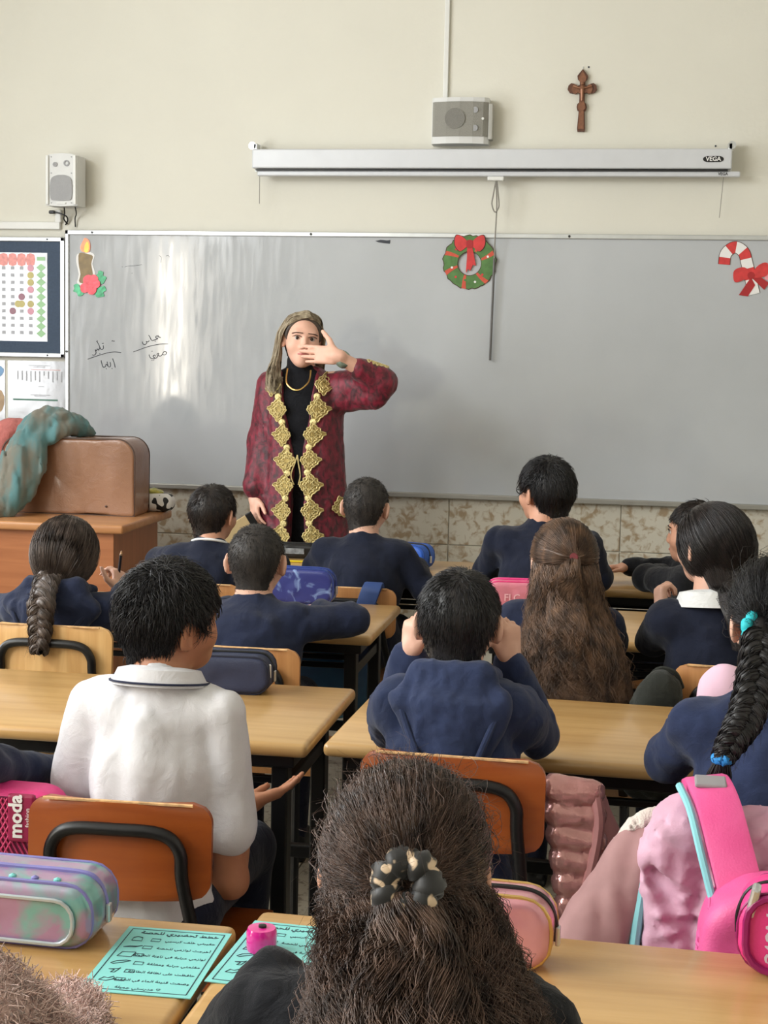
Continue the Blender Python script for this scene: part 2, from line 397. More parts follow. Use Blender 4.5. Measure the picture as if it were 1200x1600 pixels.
MB().poly(shift(disc(.016, 12), .045, -.012), .0065).build('bow_knot', M_dred, w)
# pink cut-out at the board's end
w = deco('paper_bell', 'pink paper bell cut-out taped beside the candy cane', .585, 1.885)
MB().poly(smooth2([(-.062, -.05), (-.05, .02), (-.025, .065), (0, .075), (.025, .065), (.05, .02), (.062, -.05), (0, -.06)]), .0025).build('bell_body', mat('pink_paper', (230, 150, 160), .6, var=.12), w)
MB().poly(shift(disc(.014, 12), 0, -.062), .003).build('clapper', M_red, w)
# candle
w = deco('paper_candle', 'gold paper candle with red flower and green holly leaves', -2.645, 1.845)
M_goldp = mat('brown_gold_foil', (112, 92, 54), .4, .2, var=.25, scale=30, bump=.4, bscale=30)
MB().poly(smooth2([(-.052, .065), (-.058, .03), (-.045, -.03), (-.05, -.08), (.03, -.08), (.036, -.02), (.024, .02), (.034, .06), (.012, .075), (-.02, .07)], 3), .0012).build('outline', M_paper, w)
MB().poly(smooth2([(-.042, .07), (-.045, .02), (-.036, -.03), (-.04, -.07), (.022, -.07), (.026, -.03), (.018, .02), (.026, .055), (0, .066)], 3), .0025).build('candle_body', M_goldp, w)
MB().poly(smooth2([(-.028, .078), (-.036, .10), (-.022, .13), (-.012, .142), (.008, .128), (.014, .098), (.004, .074)], 4), .003).build('flame', mat('orange_foil', (216, 120, 84), .35, .3, var=.25, scale=40), w)
MB().poly(smooth2([(-.016, .078), (-.014, .105), (.0, .125), (.008, .10), (.0, .074)], 4), .004).build('flame_core', mat('yellow_foil', (222, 168, 70), .35, .4, var=.2), w)
M_redf = mat('red_foil', (196, 66, 76), .3, .3, var=.3, scale=35, bump=.4, bscale=40); M_greenf = mat('green_foil', (58, 130, 92), .3, .4, var=.3, scale=35, bump=.4, bscale=40)
for k, (px, pz, q) in enumerate(((.018, -.078, 1.1), (.005, -.062, 1), (.032, -.055, .8), (-.014, -.095, .8), (.022, -.10, .9), (.045, -.075, .7))):
    MB().poly(shift(smooth2([(0, .03), (-.026, .012), (-.02, -.022), (.004, -.03), (.024, -.016), (.026, .014)], 3), px, pz, q), .0045+.0008*k).build('petal', M_redf, w)
leaf = smooth2([(0, .034), (-.01, .02), (-.024, .016), (-.016, -.002), (-.022, -.02), (0, -.032), (.016, -.02), (.028, -.006), (.014, .006), (.02, .022)], 3)
for (px, pz, a) in ((.066, -.045, .3), (.064, -.112, -.6), (-.045, -.106, .8)):
    MB().poly([(p[0]*math.cos(a)-p[1]*math.sin(a)+px, p[0]*math.sin(a)+p[1]*math.cos(a)+pz) for p in leaf], .003).build('holly_leaf', M_greenf, w)

# projector screen
ps = thing('projector_screen', 'rolled-up white projector screen case above the whiteboard', 'projector screen', (-.732, WY, 2.35))
M_case = mat('pale_grey_metal', (206, 208, 212), .4, .15, var=.02)
MB().box((0, -.075, 0), (2.17, .09, .088), .006).build('case', M_case, ps)
MB().box((0, -.085, -.05), (2.14, .05, .006)).build('slot', M_black, ps)
MB().box((.03, -.085, -.064), (2.19, .028, .024), .005).build('bottom_bar', M_case, ps)
for s in (-1, 1):
    b = MB().box((s*1.08, -.05, .055), (.02, .06, .04), .004); b.lathe([(.002, 0), (.018, 0), (.018, .02), (.002, .02)], 16, Matrix.Translation((s*1.085+(-.01 if s < 0 else 0), -.06, .064)) @ Matrix.Rotation(math.pi/2, 4, 'X'))
    b.box((s*1.08, -.02, .0), (.02, .04, .1), .002)
    b.build('bracket', M_alu, ps)
bd = MB().poly([(p[0]*1.7+(.022 if p[0] > 0 else -.022), p[1]) for p in disc(.0135, 20)], .002, Matrix.Translation((1.005, -.12, -.002))).build('badge', M_black, ps)
text('lettering', 'VEGA', .026, M_paper, bd, Matrix.Translation((1.005, -.1225, -.002)) @ FRONT, bold=.0006)
text('lettering', 'VEGA', .017, M_black, ps, Matrix.Translation((1.05, -.0996, -.064)) @ FRONT, bold=.0004)
MB().box((.045, -.09, -.086), (.075, .03, .02), .005).build('pull_handle', M_white, ps)
M_cord = mat('grey_cord', (140, 136, 128), .7, var=.1)
lp = catmull([(.045, -.09, -.095), (.035, -.09, -.16), (.03, -.09, -.20), (.045, -.09, -.235), (.062, -.09, -.21), (.058, -.09, -.16), (.05, -.09, -.095)], 6)
MB().tube(lp, .003, 6).build('cord_loop', M_cord, ps)
MB().tube(catmull([(.045, -.09, -.1), (.052, -.085, -.2), (.047, -.07, -.35), (.045, -.06, -.45)], 6), .003, 6).build('pull_cord', M_cord, ps)
MB().tube([(.045, -.06, -.44), (.037, -.05, -.905)], .0055, 8).build('pull_rod', mat('dark_grey_rod', (96, 94, 92), .5, .3, var=.08), ps)
MB().tube([(-1.06, -.07, -.045), (-1.062, -.06, -.20)], .0016, 5).build('loose_string', M_cord, ps)
MB().tube(catmull([(1.055, -.07, -.06), (1.05, -.05, -.16), (1.045, -.04, -.25)], 4), .0016, 5).build('loose_string', M_cord, ps)

# speaker over the bulletin board
M_spk = mat('off_white_speaker_shell', (214, 214, 212), .5, var=.03); M_grl = mat('grey_speaker_grille', (168, 168, 170), .6, var=.05, scale=300, bump=.6, bscale=700)
sp = thing('wall_speaker', 'upright white wall speaker above the bulletin board', 'speaker', (-2.735, WY, 2.13))
b = MB(); n_ = 24
prof = [(-.078, .0), (-.078, .232), (-.04, .24), (0, .243), (.04, .24), (.078, .232), (.078, 0), (0, -.004)]
b.poly(prof, .11, Matrix.Translation((0, -.03, 0))); b.build('cabinet', M_spk, sp)
MB().box((-.068, -.14, .118), (.014, .02, .23), .004).build('side_trim', M_white, sp)
MB().box((.068, -.14, .118), (.014, .02, .23), .004).build('side_trim', M_white, sp)
MB().poly(shift(smooth2([(-.052, -.05), (-.052, .03), (-.03, .052), (0, .056), (.03, .052), (.052, .03), (.052, -.05), (.03, -.062), (-.03, -.062)], 3), 0, .085), .006, Matrix.Translation((0, -.14, 0))).build('woofer_grille', M_grl, sp)
MB().poly(shift(disc(.011, 16), -.03, .19), .005, Matrix.Translation((0, -.14, 0))).build('port', M_grl, sp)
annulus(shift(disc(.014, 20), .026, .196), shift(disc(.008, 20), .026, .196), .005, Matrix.Translation((0, -.14, 0))).build('tweeter_ring', mat('mid_grey_plastic', (150, 150, 152), .5, var=.05), sp)
MB().box((0, -.142, .01), (.045, .006, .006)).build('name_bar', M_white, sp)
for sx in (-.05, .05):
    for sz in (.012, .225, .15): MB().poly(shift(disc(.003, 8), sx, sz), .002, Matrix.Translation((0, -.14, 0))).build('screw', M_grl, sp)
MB().box((0, -.015, .12), (.06, .03, .1), .004).build('wall_bracket', M_spk, sp)
cb = MB(); cb.tube(catmull([(-.01, -.08, 0), (-.015, -.06, -.03), (-.03, -.03, -.055), (-.02, -.01, -.075)], 6), .0035, 6)
cb.tube(catmull([(-.09, -.03, -.022), (-.06, -.035, -.025), (-.02, -.03, -.04), (-.015, -.02, -.06), (-.03, -.01, -.08)], 6), .0035, 6)
cb.tube(catmull([(.045, -.08, 0), (.04, -.05, -.03), (.022, -.02, -.05), (.02, -.01, -.09)], 6), .003, 6)
cb.build('speaker_cable', M_black, sp)
MB().box((-.09, -.03, -.022), (.03, .018, .016), .005).build('plug', M_black, sp)
# speaker above the screen
sp = thing('wall_speaker', 'wide grey-grilled speaker above the projector screen', 'speaker', (-.858, WY, 2.42))
fr = [(-.13, -.07), (-.12, -.085), (-.06, -.1), (0, -.105), (.06, -.1), (.11, -.088), (.13, -.07), (.13, 0), (-.13, 0)]
def prism(poly, z0, z1):
    n = len(poly); V = [(p[0], p[1], z0) for p in poly]+[(p[0], p[1], z1) for p in poly]
    return MB().add((V, [list(range(n))[::-1], [n+i for i in range(n)]]+[[i, (i+1) % n, (i+1) % n+n, i+n] for i in range(n)]))
prism(fr, 0, .205).build('shell', M_spk, sp)
gr = [(-.126, -.078), (-.116, -.092), (-.06, -.107), (0, -.112), (.06, -.107), (.106, -.095), (.127, -.078), (.127, -.05), (-.126, -.05)]
prism(gr, .032, .185).build('grille', mat('taupe_grille', (152, 150, 142), .6, var=.06, scale=300, bump=.7, bscale=600), sp)
MB().poly(shift(disc(.046, 28), -.02, .11), .003, Matrix.Translation((0, -.1115, 0))).build('woofer', mat('darker_taupe_grille', (134, 132, 126), .6, var=.06, scale=300, bump=.7, bscale=600), sp)
for zz in (.148, .068): MB().poly(shift(disc(.014, 16), .07, zz), .006, Matrix.Translation((0, -.1, 0))).build('tweeter', M_grl, sp)
MB().box((.138, -.05, .1), (.02, .06, .16), .004).build('side_fin', mat('grey_fin', (170, 168, 160), .5, var=.04), sp)
MB().poly(shift(disc(.006, 10), .105, .11), .01, Matrix.Translation((0, -.09, 0))).build('logo_dot', M_white, sp)
# trunking
tr = _props(MB().box((-.937, WY-.008, (2.62+ZC)/2), (.022, .016, ZC-2.62), .003).build('trim_1', M_white), 'white cable duct running up to the ceiling', None, None, 'structure')
b = MB().box(((XL-2.79)/2, WY-.011, 2.045), (-2.79-XL, .022, .036), .004)
b2 = _props(b.build('trim_2', M_white), 'white cable trunking above the bulletin board', None, None, 'structure')
MB().box((-2.80, WY-.011, 2.09), (.03, .022, .06), .004).build('trunking_bend', M_white, b2)
# crucifix
cr = thing('crucifix', 'carved brown wooden crucifix hanging on the wall', 'crucifix', (-.315, WY, 2.483))
M_dw = mat('dark_carved_wood', (92, 54, 36), .5, var=.25, scale=60, bump=.4, bscale=80, stretch=(1, 1, .4)); M_mw = mat('mid_carved_wood', (126, 80, 54), .45, var=.2, scale=80)
out = [(-.016, 0), (.016, 0), (.018, .012), (.013, .09), (.02, .095), (.023, .108), (.02, .122), (.012, .128), (.012, .172), (.03, .175), (.04, .168), (.056, .172), (.066, .187), (.062, .204), (.05, .214),
       (.036, .211), (.028, .2), (.012, .205), (.012, .222), (.022, .232), (.024, .246), (.012, .262), (0, .276)]
full = out+[(-p[0], p[1]) for p in out[::-1]][1:-1]
MB().poly(full, .018).build('cross_body', M_dw, cr)
MB().poly([(p[0]*.72, (p[1]-.14)*.93+.14) for p in full], .022).build('carved_inlay', M_mw, cr)
b = MB(); b.tube([(0, -.027, .2), (0, -.03, .185), (0, -.028, .165), (0, -.026, .135)], .0075, 8, taper=[.9, 1.2, .9, .5])
b.tube([(-.042, -.026, .2), (-.02, -.028, .193), (0, -.029, .188), (.02, -.028, .193), (.042, -.026, .2)], .0038, 6)
b.lathe([(.001, -.008), (.006, -.004), (.0065, .002), (.001, .008)], 10, Matrix.Translation((0, -.031, .21)))
b.build('corpus', mat('worn_bronze', (150, 104, 78), .4, .4, var=.15), cr)
MB().poly(shift(disc(.017, 16), 0, .108), .025).build('round_boss', M_mw, cr)
MB().tube([(0, -.004, .274), (0, -.006, .286), (.002, 0, .288)], .002, 6).build('hanging_ring', M_alu, cr)
# nail holes and a peeled scratch on the plaster
for (x, z) in ((-.29, 2.77), (.285, 2.42)):
    MB().poly(shift(disc(.0045, 8), x, z), .002, Matrix.Translation((0, WY, 0))).build('nail_hole', M_ink, wf)

# bulletin board
bb = thing('bulletin_board', 'dark blue felt bulletin board in aluminium frame', 'bulletin board', (-3.38, WY, 1.412))
bw, bhh = 1.235, .578
MB().box((0, -.012, bhh/2), (bw, .02, bhh)).build('felt_panel', mat('slate_blue_felt', (70, 84, 104), .9, var=.1, scale=90, sheen=.2), bb)
for s in (-1, 1):
    MB().box((s*(bw/2-.012), -.016, bhh/2), (.024, .03, bhh), .004).build('frame_side', M_alu, bb)
    MB().box((0, -.016, bhh/2+s*(bhh/2-.011)), (bw, .03, .022), .004).build('frame_rail', M_alu, bb)
for sx in (.53, -.1): 
    for sz in (.011, bhh-.011): MB().poly(shift(disc(.005, 8), sx, sz), .003, Matrix.Translation((0, -.03, 0))).build('screw', M_black, bb)
ch = thing('reward_chart', 'laminated star chart pinned on the bulletin board', 'poster', (-2.852, WY-.0225, 1.489))
M_gloss = mat('glossy_laminate', (190, 191, 196), .12, var=.05, scale=8, coat=.8, bump=.35, bscale=14)
MB().box((-.29, -.001, .213), (.58, .002, .426), 0).build('sheet', M_gloss, ch)
cells = {'pink': mat('salmon_print', (226, 128, 116), .3, var=.15, scale=60), 'green': mat('green_print', (140, 190, 128), .3, var=.1), 'grey': mat('grey_print', (150, 150, 154), .3, var=.1),
         'olive': mat('olive_print', (176, 160, 62), .3, var=.15), 'maroon': mat('maroon_print', (134, 62, 82), .3, var=.15), 'rose': mat('rose_print', (206, 130, 148), .3, var=.1)}
MY = Matrix.Translation((0, -.002, 0))
for k in range(5): MB().poly(smooth2(shift([(-.019, -.025), (-.019, .025), (.019, .025), (.019, -.025)], -.085-k*.046, .392), 2), .001, MY).build('header_cell', cells['pink'], ch)
MB().box((-.032, -.0025, .397), (.042, .001, .018)).build('header_word', cells['green'], ch)
for r in range(10): MB().poly(shift([(-.024, 0), (0, .019), (.024, 0), (0, -.019)], -.032, .355-r*.0352), .001, MY).build('diamond', cells['green'], ch)
circ = {(0, 0): 'rose', (0, 1): 'olive', (0, 2): 'olive', (0, 3): 'rose', (1, 4): 'maroon', (1, 5): 'olive', (0, 5): 'olive', (2, 6): 'maroon', (0, 6): 'rose'}
for c in range(5):
    for r in range(10):
        x, z = -.085-c*.046, .352-r*.0345
        if (c, r) in circ: MB().poly(shift(disc(.0165, 18), x, z), .0015, MY).build('sticker', cells[circ[(c, r)]], ch)
        else: MB().poly(shift([(-.009, -.008), (.009, -.008), (.009, .008), (-.009, .008)], x, z), .0008, MY).build('cell', cells['grey'], ch)
MB().poly(shift(disc(.0165, 18), -.15, .352-5*.0345), .0012, MY).build('sticker', cells['olive'], ch)
# sheets under it
sh = thing('laminated_notice', 'glossy printed notice with green footer line under the bulletin board', 'poster', (-2.913, WY, 1.08))
MB().box((0, -.002, .157), (.305, .003, .315), 0).build('sheet', M_gloss, sh)
M_gp = cells['grey']; M_rp = mat('faint_red_print', (214, 160, 156), .4, var=.1)
for z, w_, x, m in ((.292, .11, .01, M_gp), (.285, .06, .01, M_gp), (.272, .15, .045, M_rp), (.19, .03, .02, M_gp), (.149, .10, .015, M_gp), (.143, .06, .015, M_gp)):
    MB().box((x, -.004, z), (w_, .001, .003)).build('print_line', m, sh)
random.seed(5)
for k in range(11):
    hh = random.uniform(.02, .055); MB().box((-.10+k*.0225, -.004, .265-hh/2), (.006, .001, hh)).build('print_column', M_gp, sh)
MB().box((-.01, -.0045, .125), (.23, .001, .008)).build('footer_line', mat('green_footer', (70, 120, 100), .4, var=.05), sh)
sh = thing('picture_sheet', 'glossy picture sheet with blue and tan print beside the notice', 'poster', (-3.235, WY, 1.08))
MB().box((0, -.002, .157), (.31, .003, .315), 0).build('sheet', M_gloss, sh)
MB().poly(smooth2(shift([(-.1, -.03), (-.1, .05), (.0, .06), (.135, .045), (.138, 0), (.06, -.03)], 0, .24), 3), .001, Matrix.Translation((0, -.004, 0))).build('blue_patch', mat('sky_blue_print', (96, 150, 200), .3, var=.2), sh)
MB().poly(smooth2(shift([(-.1, -.09), (-.1, .05), (.0, .06), (.138, .035), (.14, -.06), (.06, -.09)], 0, .13), 3), .001, Matrix.Translation((0, -.004, 0))).build('tan_patch', mat('tan_print', (176, 140, 92), .3, var=.2), sh)
# ------------------------------------------------------------------ smooth-blended solid modelling (distance fields -> mesh)
def v3(p): return np.asarray(p, np.float32)
def rotm(yaw=0, pitch=0, roll=0):
    """degrees: yaw + turns left, pitch + looks up, roll + leans to the right"""
    y, p, r = math.radians(yaw), math.radians(pitch), math.radians(roll)
    return np.array(Matrix.Rotation(y, 3, 'Z') @ Matrix.Rotation(p, 3, 'X') @ Matrix.Rotation(r, 3, 'Y'), np.float32)
class Frame:
    def __init__(s, o=(0, 0, 0), R=None, k=1.0): s.o = v3(o); s.R = np.eye(3, dtype=np.float32) if R is None else np.asarray(R, np.float32); s.k = k
    def __call__(s, p): return s.o + s.R @ (v3(p)*s.k)
    def many(s, P): return s.o + (P*s.k) @ s.R.T
    def inv(s, P): return ((P - s.o) @ s.R)/s.k
def rc(a, b, ra, rb, k=.012, fr=None, op='u'):
    if fr: a, b, ra, rb = fr(a), fr(b), ra*fr.k, rb*fr.k
    a, b = v3(a), v3(b); r = max(ra, rb); ab = b-a; L2 = float(ab @ ab)+1e-12
    def fn(P):
        w = P-a; t = np.clip((w @ ab)/L2, 0, 1); q = w-t[..., None]*ab
        return np.sqrt((q*q).sum(-1))-(ra+(rb-ra)*t)
    return fn, np.minimum(a, b)-r, np.maximum(a, b)+r, k, op
def el(c, r, k=.012, fr=None, R=None, op='u'):
    r = v3(r)
    if fr:
        c = fr(c); r = r*fr.k; R = fr.R if R is None else fr.R @ R
    c = v3(c); R = np.eye(3, dtype=np.float32) if R is None else np.asarray(R, np.float32)
    e = np.sqrt(((R*r)**2).sum(1))
    def fn(P):
        w = (P-c) @ R; k0 = np.sqrt(((w/r)**2).sum(-1)); k1 = np.sqrt(((w/(r*r))**2).sum(-1))+1e-9
        return k0*(k0-1)/k1
    return fn, c-e, c+e, k, op
def bxp(c, h, rad=.01, k=.012, fr=None, R=None, op='u'):
    h = v3(h)
    if fr: c = fr(c); h = h*fr.k; rad = rad*fr.k; R = fr.R if R is None else fr.R @ R
    c = v3(c); R = np.eye(3, dtype=np.float32) if R is None else np.asarray(R, np.float32)
    e = np.abs(R) @ h
    def fn(P):
        q = np.abs((P-c) @ R)-(h-rad)
        return np.sqrt((np.maximum(q, 0)**2).sum(-1))+np.minimum(q.max(-1), 0)-rad
    return fn, c-e, c+e, k, op
def slab(c, w, h, d, r, e=.012, k=.01, fr=None, rb=None):
    """upright rounded plate: rounded outline (radius r) in xz, thickness d along y, softened by e; base centre c"""
    c = v3(c)
    def fn(P):
        q = P-c; x = np.abs(q[..., 0]); z = q[..., 2]-h/2; rr = r if rb is None else np.where(z > 0, r, rb)
        ax_, az = x-(w/2-rr), np.abs(z)-(h/2-rr); d2 = np.sqrt(np.maximum(ax_, 0)**2+np.maximum(az, 0)**2)+np.minimum(np.maximum(ax_, az), 0)-rr
        u, v = d2+e, np.abs(q[..., 1])-(d/2-e); return np.sqrt(np.maximum(u, 0)**2+np.maximum(v, 0)**2)+np.minimum(np.maximum(u, v), 0)-e
    return fn, c+v3((-w/2, -d/2, 0)), c+v3((w/2, d/2, h)), k, 'u'
def path_prims(pts, radii, k=.02, fr=None, n=5):
    c = catmull([tuple(p) for p in pts], n); m = len(c); R = np.interp(np.linspace(0, len(radii)-1, m), np.arange(len(radii)), radii)
    return [rc(tuple(c[i]), tuple(c[i+1]), float(R[i]), float(R[i+1]), k, fr) for i in range(m-1)]
_RG = np.random.RandomState(11).rand(32, 32, 32).astype(np.float32)
def vnoise(P, s):
    q = P*s+100; i = np.floor(q).astype(np.int32); f = q-i; f = f*f*(3-2*f); i &= 31; j = (i+1) & 31
    g = lambda a, b, c: _RG[a, b, c]
    x0, y0, z0 = i[:, 0], i[:, 1], i[:, 2]; x1, y1, z1 = j[:, 0], j[:, 1], j[:, 2]; fx, fy, fz = f[:, 0], f[:, 1], f[:, 2]
    a = (g(x0, y0, z0)*(1-fx)+g(x1, y0, z0)*fx)*(1-fy)+(g(x0, y1, z0)*(1-fx)+g(x1, y1, z0)*fx)*fy
    b = (g(x0, y0, z1)*(1-fx)+g(x1, y0, z1)*fx)*(1-fy)+(g(x0, y1, z1)*(1-fx)+g(x1, y1, z1)*fx)*fy
    return (a*(1-fz)+b*fz)*2-1
def folds(amp, s=9, st=(1, 1, 1.0), seed=0.):
    st = v3(st)
    def fn(P):
        Q = (P+seed)*st; w = np.stack([vnoise(Q+5, s*.7), vnoise(Q+9, s*.7), vnoise(Q+13, s*.7)], 1)*.06
        return amp*((1-2*np.abs(vnoise(Q+w, s)))*.7+vnoise(Q+w, s*2.2)*.35)
    return fn
_CR = [(0, 0, 0), (1, 0, 0), (0, 1, 0), (1, 1, 0), (0, 0, 1), (1, 0, 1), (0, 1, 1), (1, 1, 1)]
_ED = [(0, 1), (2, 3), (4, 5), (6, 7), (0, 2), (1, 3), (4, 6), (5, 7), (0, 4), (1, 5), (2, 6), (3, 7)]
def nets(Fd, lo, vx):
    S = Fd < 0; n0, n1, n2 = (d-1 for d in Fd.shape); cnt = np.zeros((n0, n1, n2), np.int8)
    for a, b, c in _CR: cnt += S[a:a+n0, b:b+n1, c:c+n2]
    ii = np.argwhere((cnt > 0) & (cnt < 8)); idx = np.full((n0, n1, n2), -1, np.int32); idx[tuple(ii.T)] = np.arange(len(ii))
    fv = np.stack([Fd[ii[:, 0]+a, ii[:, 1]+b, ii[:, 2]+c] for a, b, c in _CR], 1)
    acc = np.zeros((len(ii), 3), np.float32); num = np.zeros(len(ii), np.float32); C = np.array(_CR, np.float32)
    for a, b in _ED:
        x = (fv[:, a] < 0) != (fv[:, b] < 0); t = fv[:, a]/(fv[:, a]-fv[:, b]+1e-20); t = np.where(x, t, 0)
        acc += np.where(x[:, None], C[a]+t[:, None]*(C[b]-C[a]), 0); num += x
    V = (ii+acc/num[:, None])*vx+lo; Q = []
    for ax in range(3):
        s0 = [slice(None)]*3; s1 = [slice(None)]*3; s0[ax] = slice(0, -1); s1[ax] = slice(1, None)
        A, B = S[tuple(s0)], S[tuple(s1)]; e = np.argwhere(A != B); o1, o2 = [(1, 2), (2, 0), (0, 1)][ax]
        e = e[(e[:, o1] > 0) & (e[:, o2] > 0) & (e[:, o1] < Fd.shape[o1]-1) & (e[:, o2] < Fd.shape[o2]-1)]
        d1 = np.zeros(3, int); d1[o1] = 1; d2 = np.zeros(3, int); d2[o2] = 1
        q = np.stack([idx[tuple((e-d1-d2).T)], idx[tuple((e-d2).T)], idx[tuple(e.T)], idx[tuple((e-d1).T)]], 1)
        fl_ = ~A[tuple(e.T)]; q[fl_] = q[fl_][:, ::-1]; Q.append(q)
    Q = np.concatenate(Q); return V, Q[(Q >= 0).all(1)]
def sdf_mesh(prims, vx=.008, noise=None, relax=1, clip=None, around=None):
    lo = np.min([p[1] for p in prims if p[4] == 'u'], 0)-3*vx-.012; hi = np.max([p[2] for p in prims if p[4] == 'u'], 0)+3*vx+.012
    n = np.ceil((hi-lo)/vx).astype(int)+1; Fd = np.full(n, .06, np.float32)
    ax = [lo[i]+np.arange(n[i], dtype=np.float32)*vx for i in range(3)]
    for fn, a, b, k, op in prims:
        m = k+2.5*vx if op == 'u' else 2*k+vx
        i0 = np.clip(((a-m-lo)/vx).astype(int), 0, n-1); i1 = np.clip(np.ceil((b+m-lo)/vx).astype(int)+1, 1, n)
        if (i1 <= i0).any(): continue
        sl = tuple(slice(i0[i], i1[i]) for i in range(3))
        P = np.stack(np.meshgrid(*[ax[i][sl[i]] for i in range(3)], indexing='ij'), -1)
        d = fn(P).astype(np.float32); o = Fd[sl]
        if op == 'u':
            h = np.clip(.5+.5*(o-d)/k, 0, 1); Fd[sl] = o*(1-h)+d*h-k*h*(1-h)
        else:
            h = np.clip(.5-.5*(o+d)/k, 0, 1); Fd[sl] = o*(1-h)-d*h+k*h*(1-h)
    if noise:
        bi = np.argwhere(np.abs(Fd) < .05)
        for nf in (noise if isinstance(noise, list) else [noise]):
            Fd[tuple(bi.T)] += nf((bi*vx+lo).astype(np.float32))
    for fn, a, b, k, op in around or []:      # what it lies against is cut out last, so it wraps round it
        X = np.stack(np.meshgrid(*ax, indexing='ij'), -1).astype(np.float32); Fd = np.maximum(Fd, -fn(X).astype(np.float32))
    if clip: # list of planes (point, normal): keep the side against the normal
        X = np.stack(np.meshgrid(*ax, indexing='ij'), -1)
        for p, nn in clip: Fd = np.maximum(Fd, ((X-v3(p)) @ v3(nn)).astype(np.float32))
    Fd[0] = Fd[-1] = .05; Fd[:, 0] = Fd[:, -1] = .05; Fd[:, :, 0] = Fd[:, :, -1] = .05
    V, Q = nets(Fd, lo, vx)
    for _ in range(relax):
        s = np.zeros_like(V); c = np.zeros(len(V), np.float32)
        for a in range(4):
            np.add.at(s, Q[:, a], V[Q[:, (a+1) % 4]]); np.add.at(c, Q[:, a], 1)
        V = V*.5+.5*s/np.maximum(c, 1)[:, None]
    return V, Q
def sdf(name, prims, vx, m, parent=None, noise=None, relax=1, clip=None, loc=None, rot=None, label=None, around=None):
    V, Q = sdf_mesh(prims, vx, noise, relax, clip, around)
    o = put(name, raw_mesh(name, V, Q, True), m, parent, loc, rot)
    if label: o['label'] = label
    return o
def normals(V, Q):
    n = np.cross(V[Q[:, 2]]-V[Q[:, 0]], V[Q[:, 3]]-V[Q[:, 1]]); N = np.zeros_like(V)
    for a in range(4): np.add.at(N, Q[:, a], n)
    return N/(np.linalg.norm(N, axis=1, keepdims=True)+1e-12)

# ------------------------------------------------------------------ hair strands: many thin three-sided tubes in one mesh
def strand_mesh(P, r, taper=.35, flat=1.0):
    """P: (n strands, m points, 3)"""
    n, m, _ = P.shape; T = np.empty_like(P); T[:, 1:-1] = P[:, 2:]-P[:, :-2]; T[:, 0] = P[:, 1]-P[:, 0]; T[:, -1] = P[:, -1]-P[:, -2]
    T /= np.linalg.norm(T, axis=2, keepdims=True)+1e-9
    u = np.where(np.abs(T[..., 2:3]) < .85, np.array([0, 0, 1.]), np.array([1., 0, 0])); A = np.cross(T, u); A /= np.linalg.norm(A, axis=2, keepdims=True)+1e-9
    B = np.cross(T, A); rad = (np.linspace(1, taper, m)[None, :, None])*(np.asarray(r).reshape(-1, 1, 1) if np.ndim(r) else r)
    V = np.stack([P+(A*math.cos(a)+B*math.sin(a)*flat)*rad for a in (0, 2.094, 4.189)], 2)
    k = np.arange(n*m*3).reshape(n, m, 3); F = []
    for j in range(3): F.append(np.stack([k[:, :-1, j], k[:, :-1, (j+1) % 3], k[:, 1:, (j+1) % 3], k[:, 1:, j]], -1).reshape(-1, 4))
    return V.reshape(-1, 3).astype(np.float32), np.concatenate(F)
def hair_mat(name, c1, c2, rough=.42, scale=60, st=(1, 1, .25)):
    return mat(name, c1, rough, rgb2=c2, scale=scale, detail=3, lo=.35, hi=.7, spec=.45, stretch=st)
class Tufts:
    """collects hair pieces (solid core + strands) into one mesh"""
    def __init__(s): s.V = []; s.Q = []; s.n = 0
    def add(s, VQ): V, Q = VQ; s.V.append(V); s.Q.append(Q+s.n); s.n += len(V); return s
    def build(s, name, m, parent): return put(name, raw_mesh(name, np.concatenate(s.V), np.concatenate(s.Q), True), m, parent)
SK_C, SK_R = np.array([0, -.012, .022]), np.array([.0765, .0945, .0885])     # skull ellipsoid in head units
def hairline(y, side_burn=-.015, nape=-.072, front=.052, ear=.026, temple=.040):
    return np.interp(y, [-.12, -.056, -.046, -.037, -.027, .004, .013, .026, .034, .05, .085, .12], [nape, nape, nape*.6, ear-.026, ear-.002, ear, min(ear, .012), min(ear+.02, side_burn+.01), .022, temple, front, front+.004])
def scalp_cap(fr, t=.012, vx=.006, top=0., **hl):
    c, r = SK_C, SK_R+t
    def fn(P):
        q = fr.inv(P.reshape(-1, 3)); w = (q-c)/(r+np.array([0, 0, top])*np.clip(q[:, 2:3]*14, 0, 1)); d = (np.sqrt((w*w).sum(1))-1)*.085
        # back of the neck is slimmer than the skull
        a_ = np.array([0, -.026, -.02]); ab = np.array([0, -.012, -.11]); tt = np.clip(((q-a_) @ ab)/(ab @ ab), 0, 1); dn = np.linalg.norm(q-a_-tt[:, None]*ab, axis=1)-(.052+t*.5)
        hh = np.clip(.5+.5*(d-dn)/.03, 0, 1); d = d*(1-hh)+dn*hh-.03*hh*(1-hh)
        d2 = (hairline(q[:, 1], **hl)-q[:, 2]); h = .012; d = np.maximum(d, d2)+.25*np.maximum(0, h-np.abs(d-d2))**2/h
        return (d*fr.k).reshape(P.shape[:-1])
    e = .14*fr.k
    return (fn, fr.o-e, fr.o+e, .004, 'u')
def nape_prims(fr, t=.012):
    return [el((0, -.045, -.035), (.056+t*.6, .045+t*.5, .055), .03, fr)]
def skull_points(fr, n, t, seed=1, **hl):
    rs = np.random.RandomState(seed); d = rs.randn(n*3, 3); d /= np.linalg.norm(d, axis=1, keepdims=True)
    p = SK_C+d*(SK_R+t); k = p[:, 2] > hairline(p[:, 1], **hl)+.004; p = p[k][:n]; N = (p-SK_C)/(SK_R**2); N /= np.linalg.norm(N, axis=1, keepdims=True)
    return p, N, rs
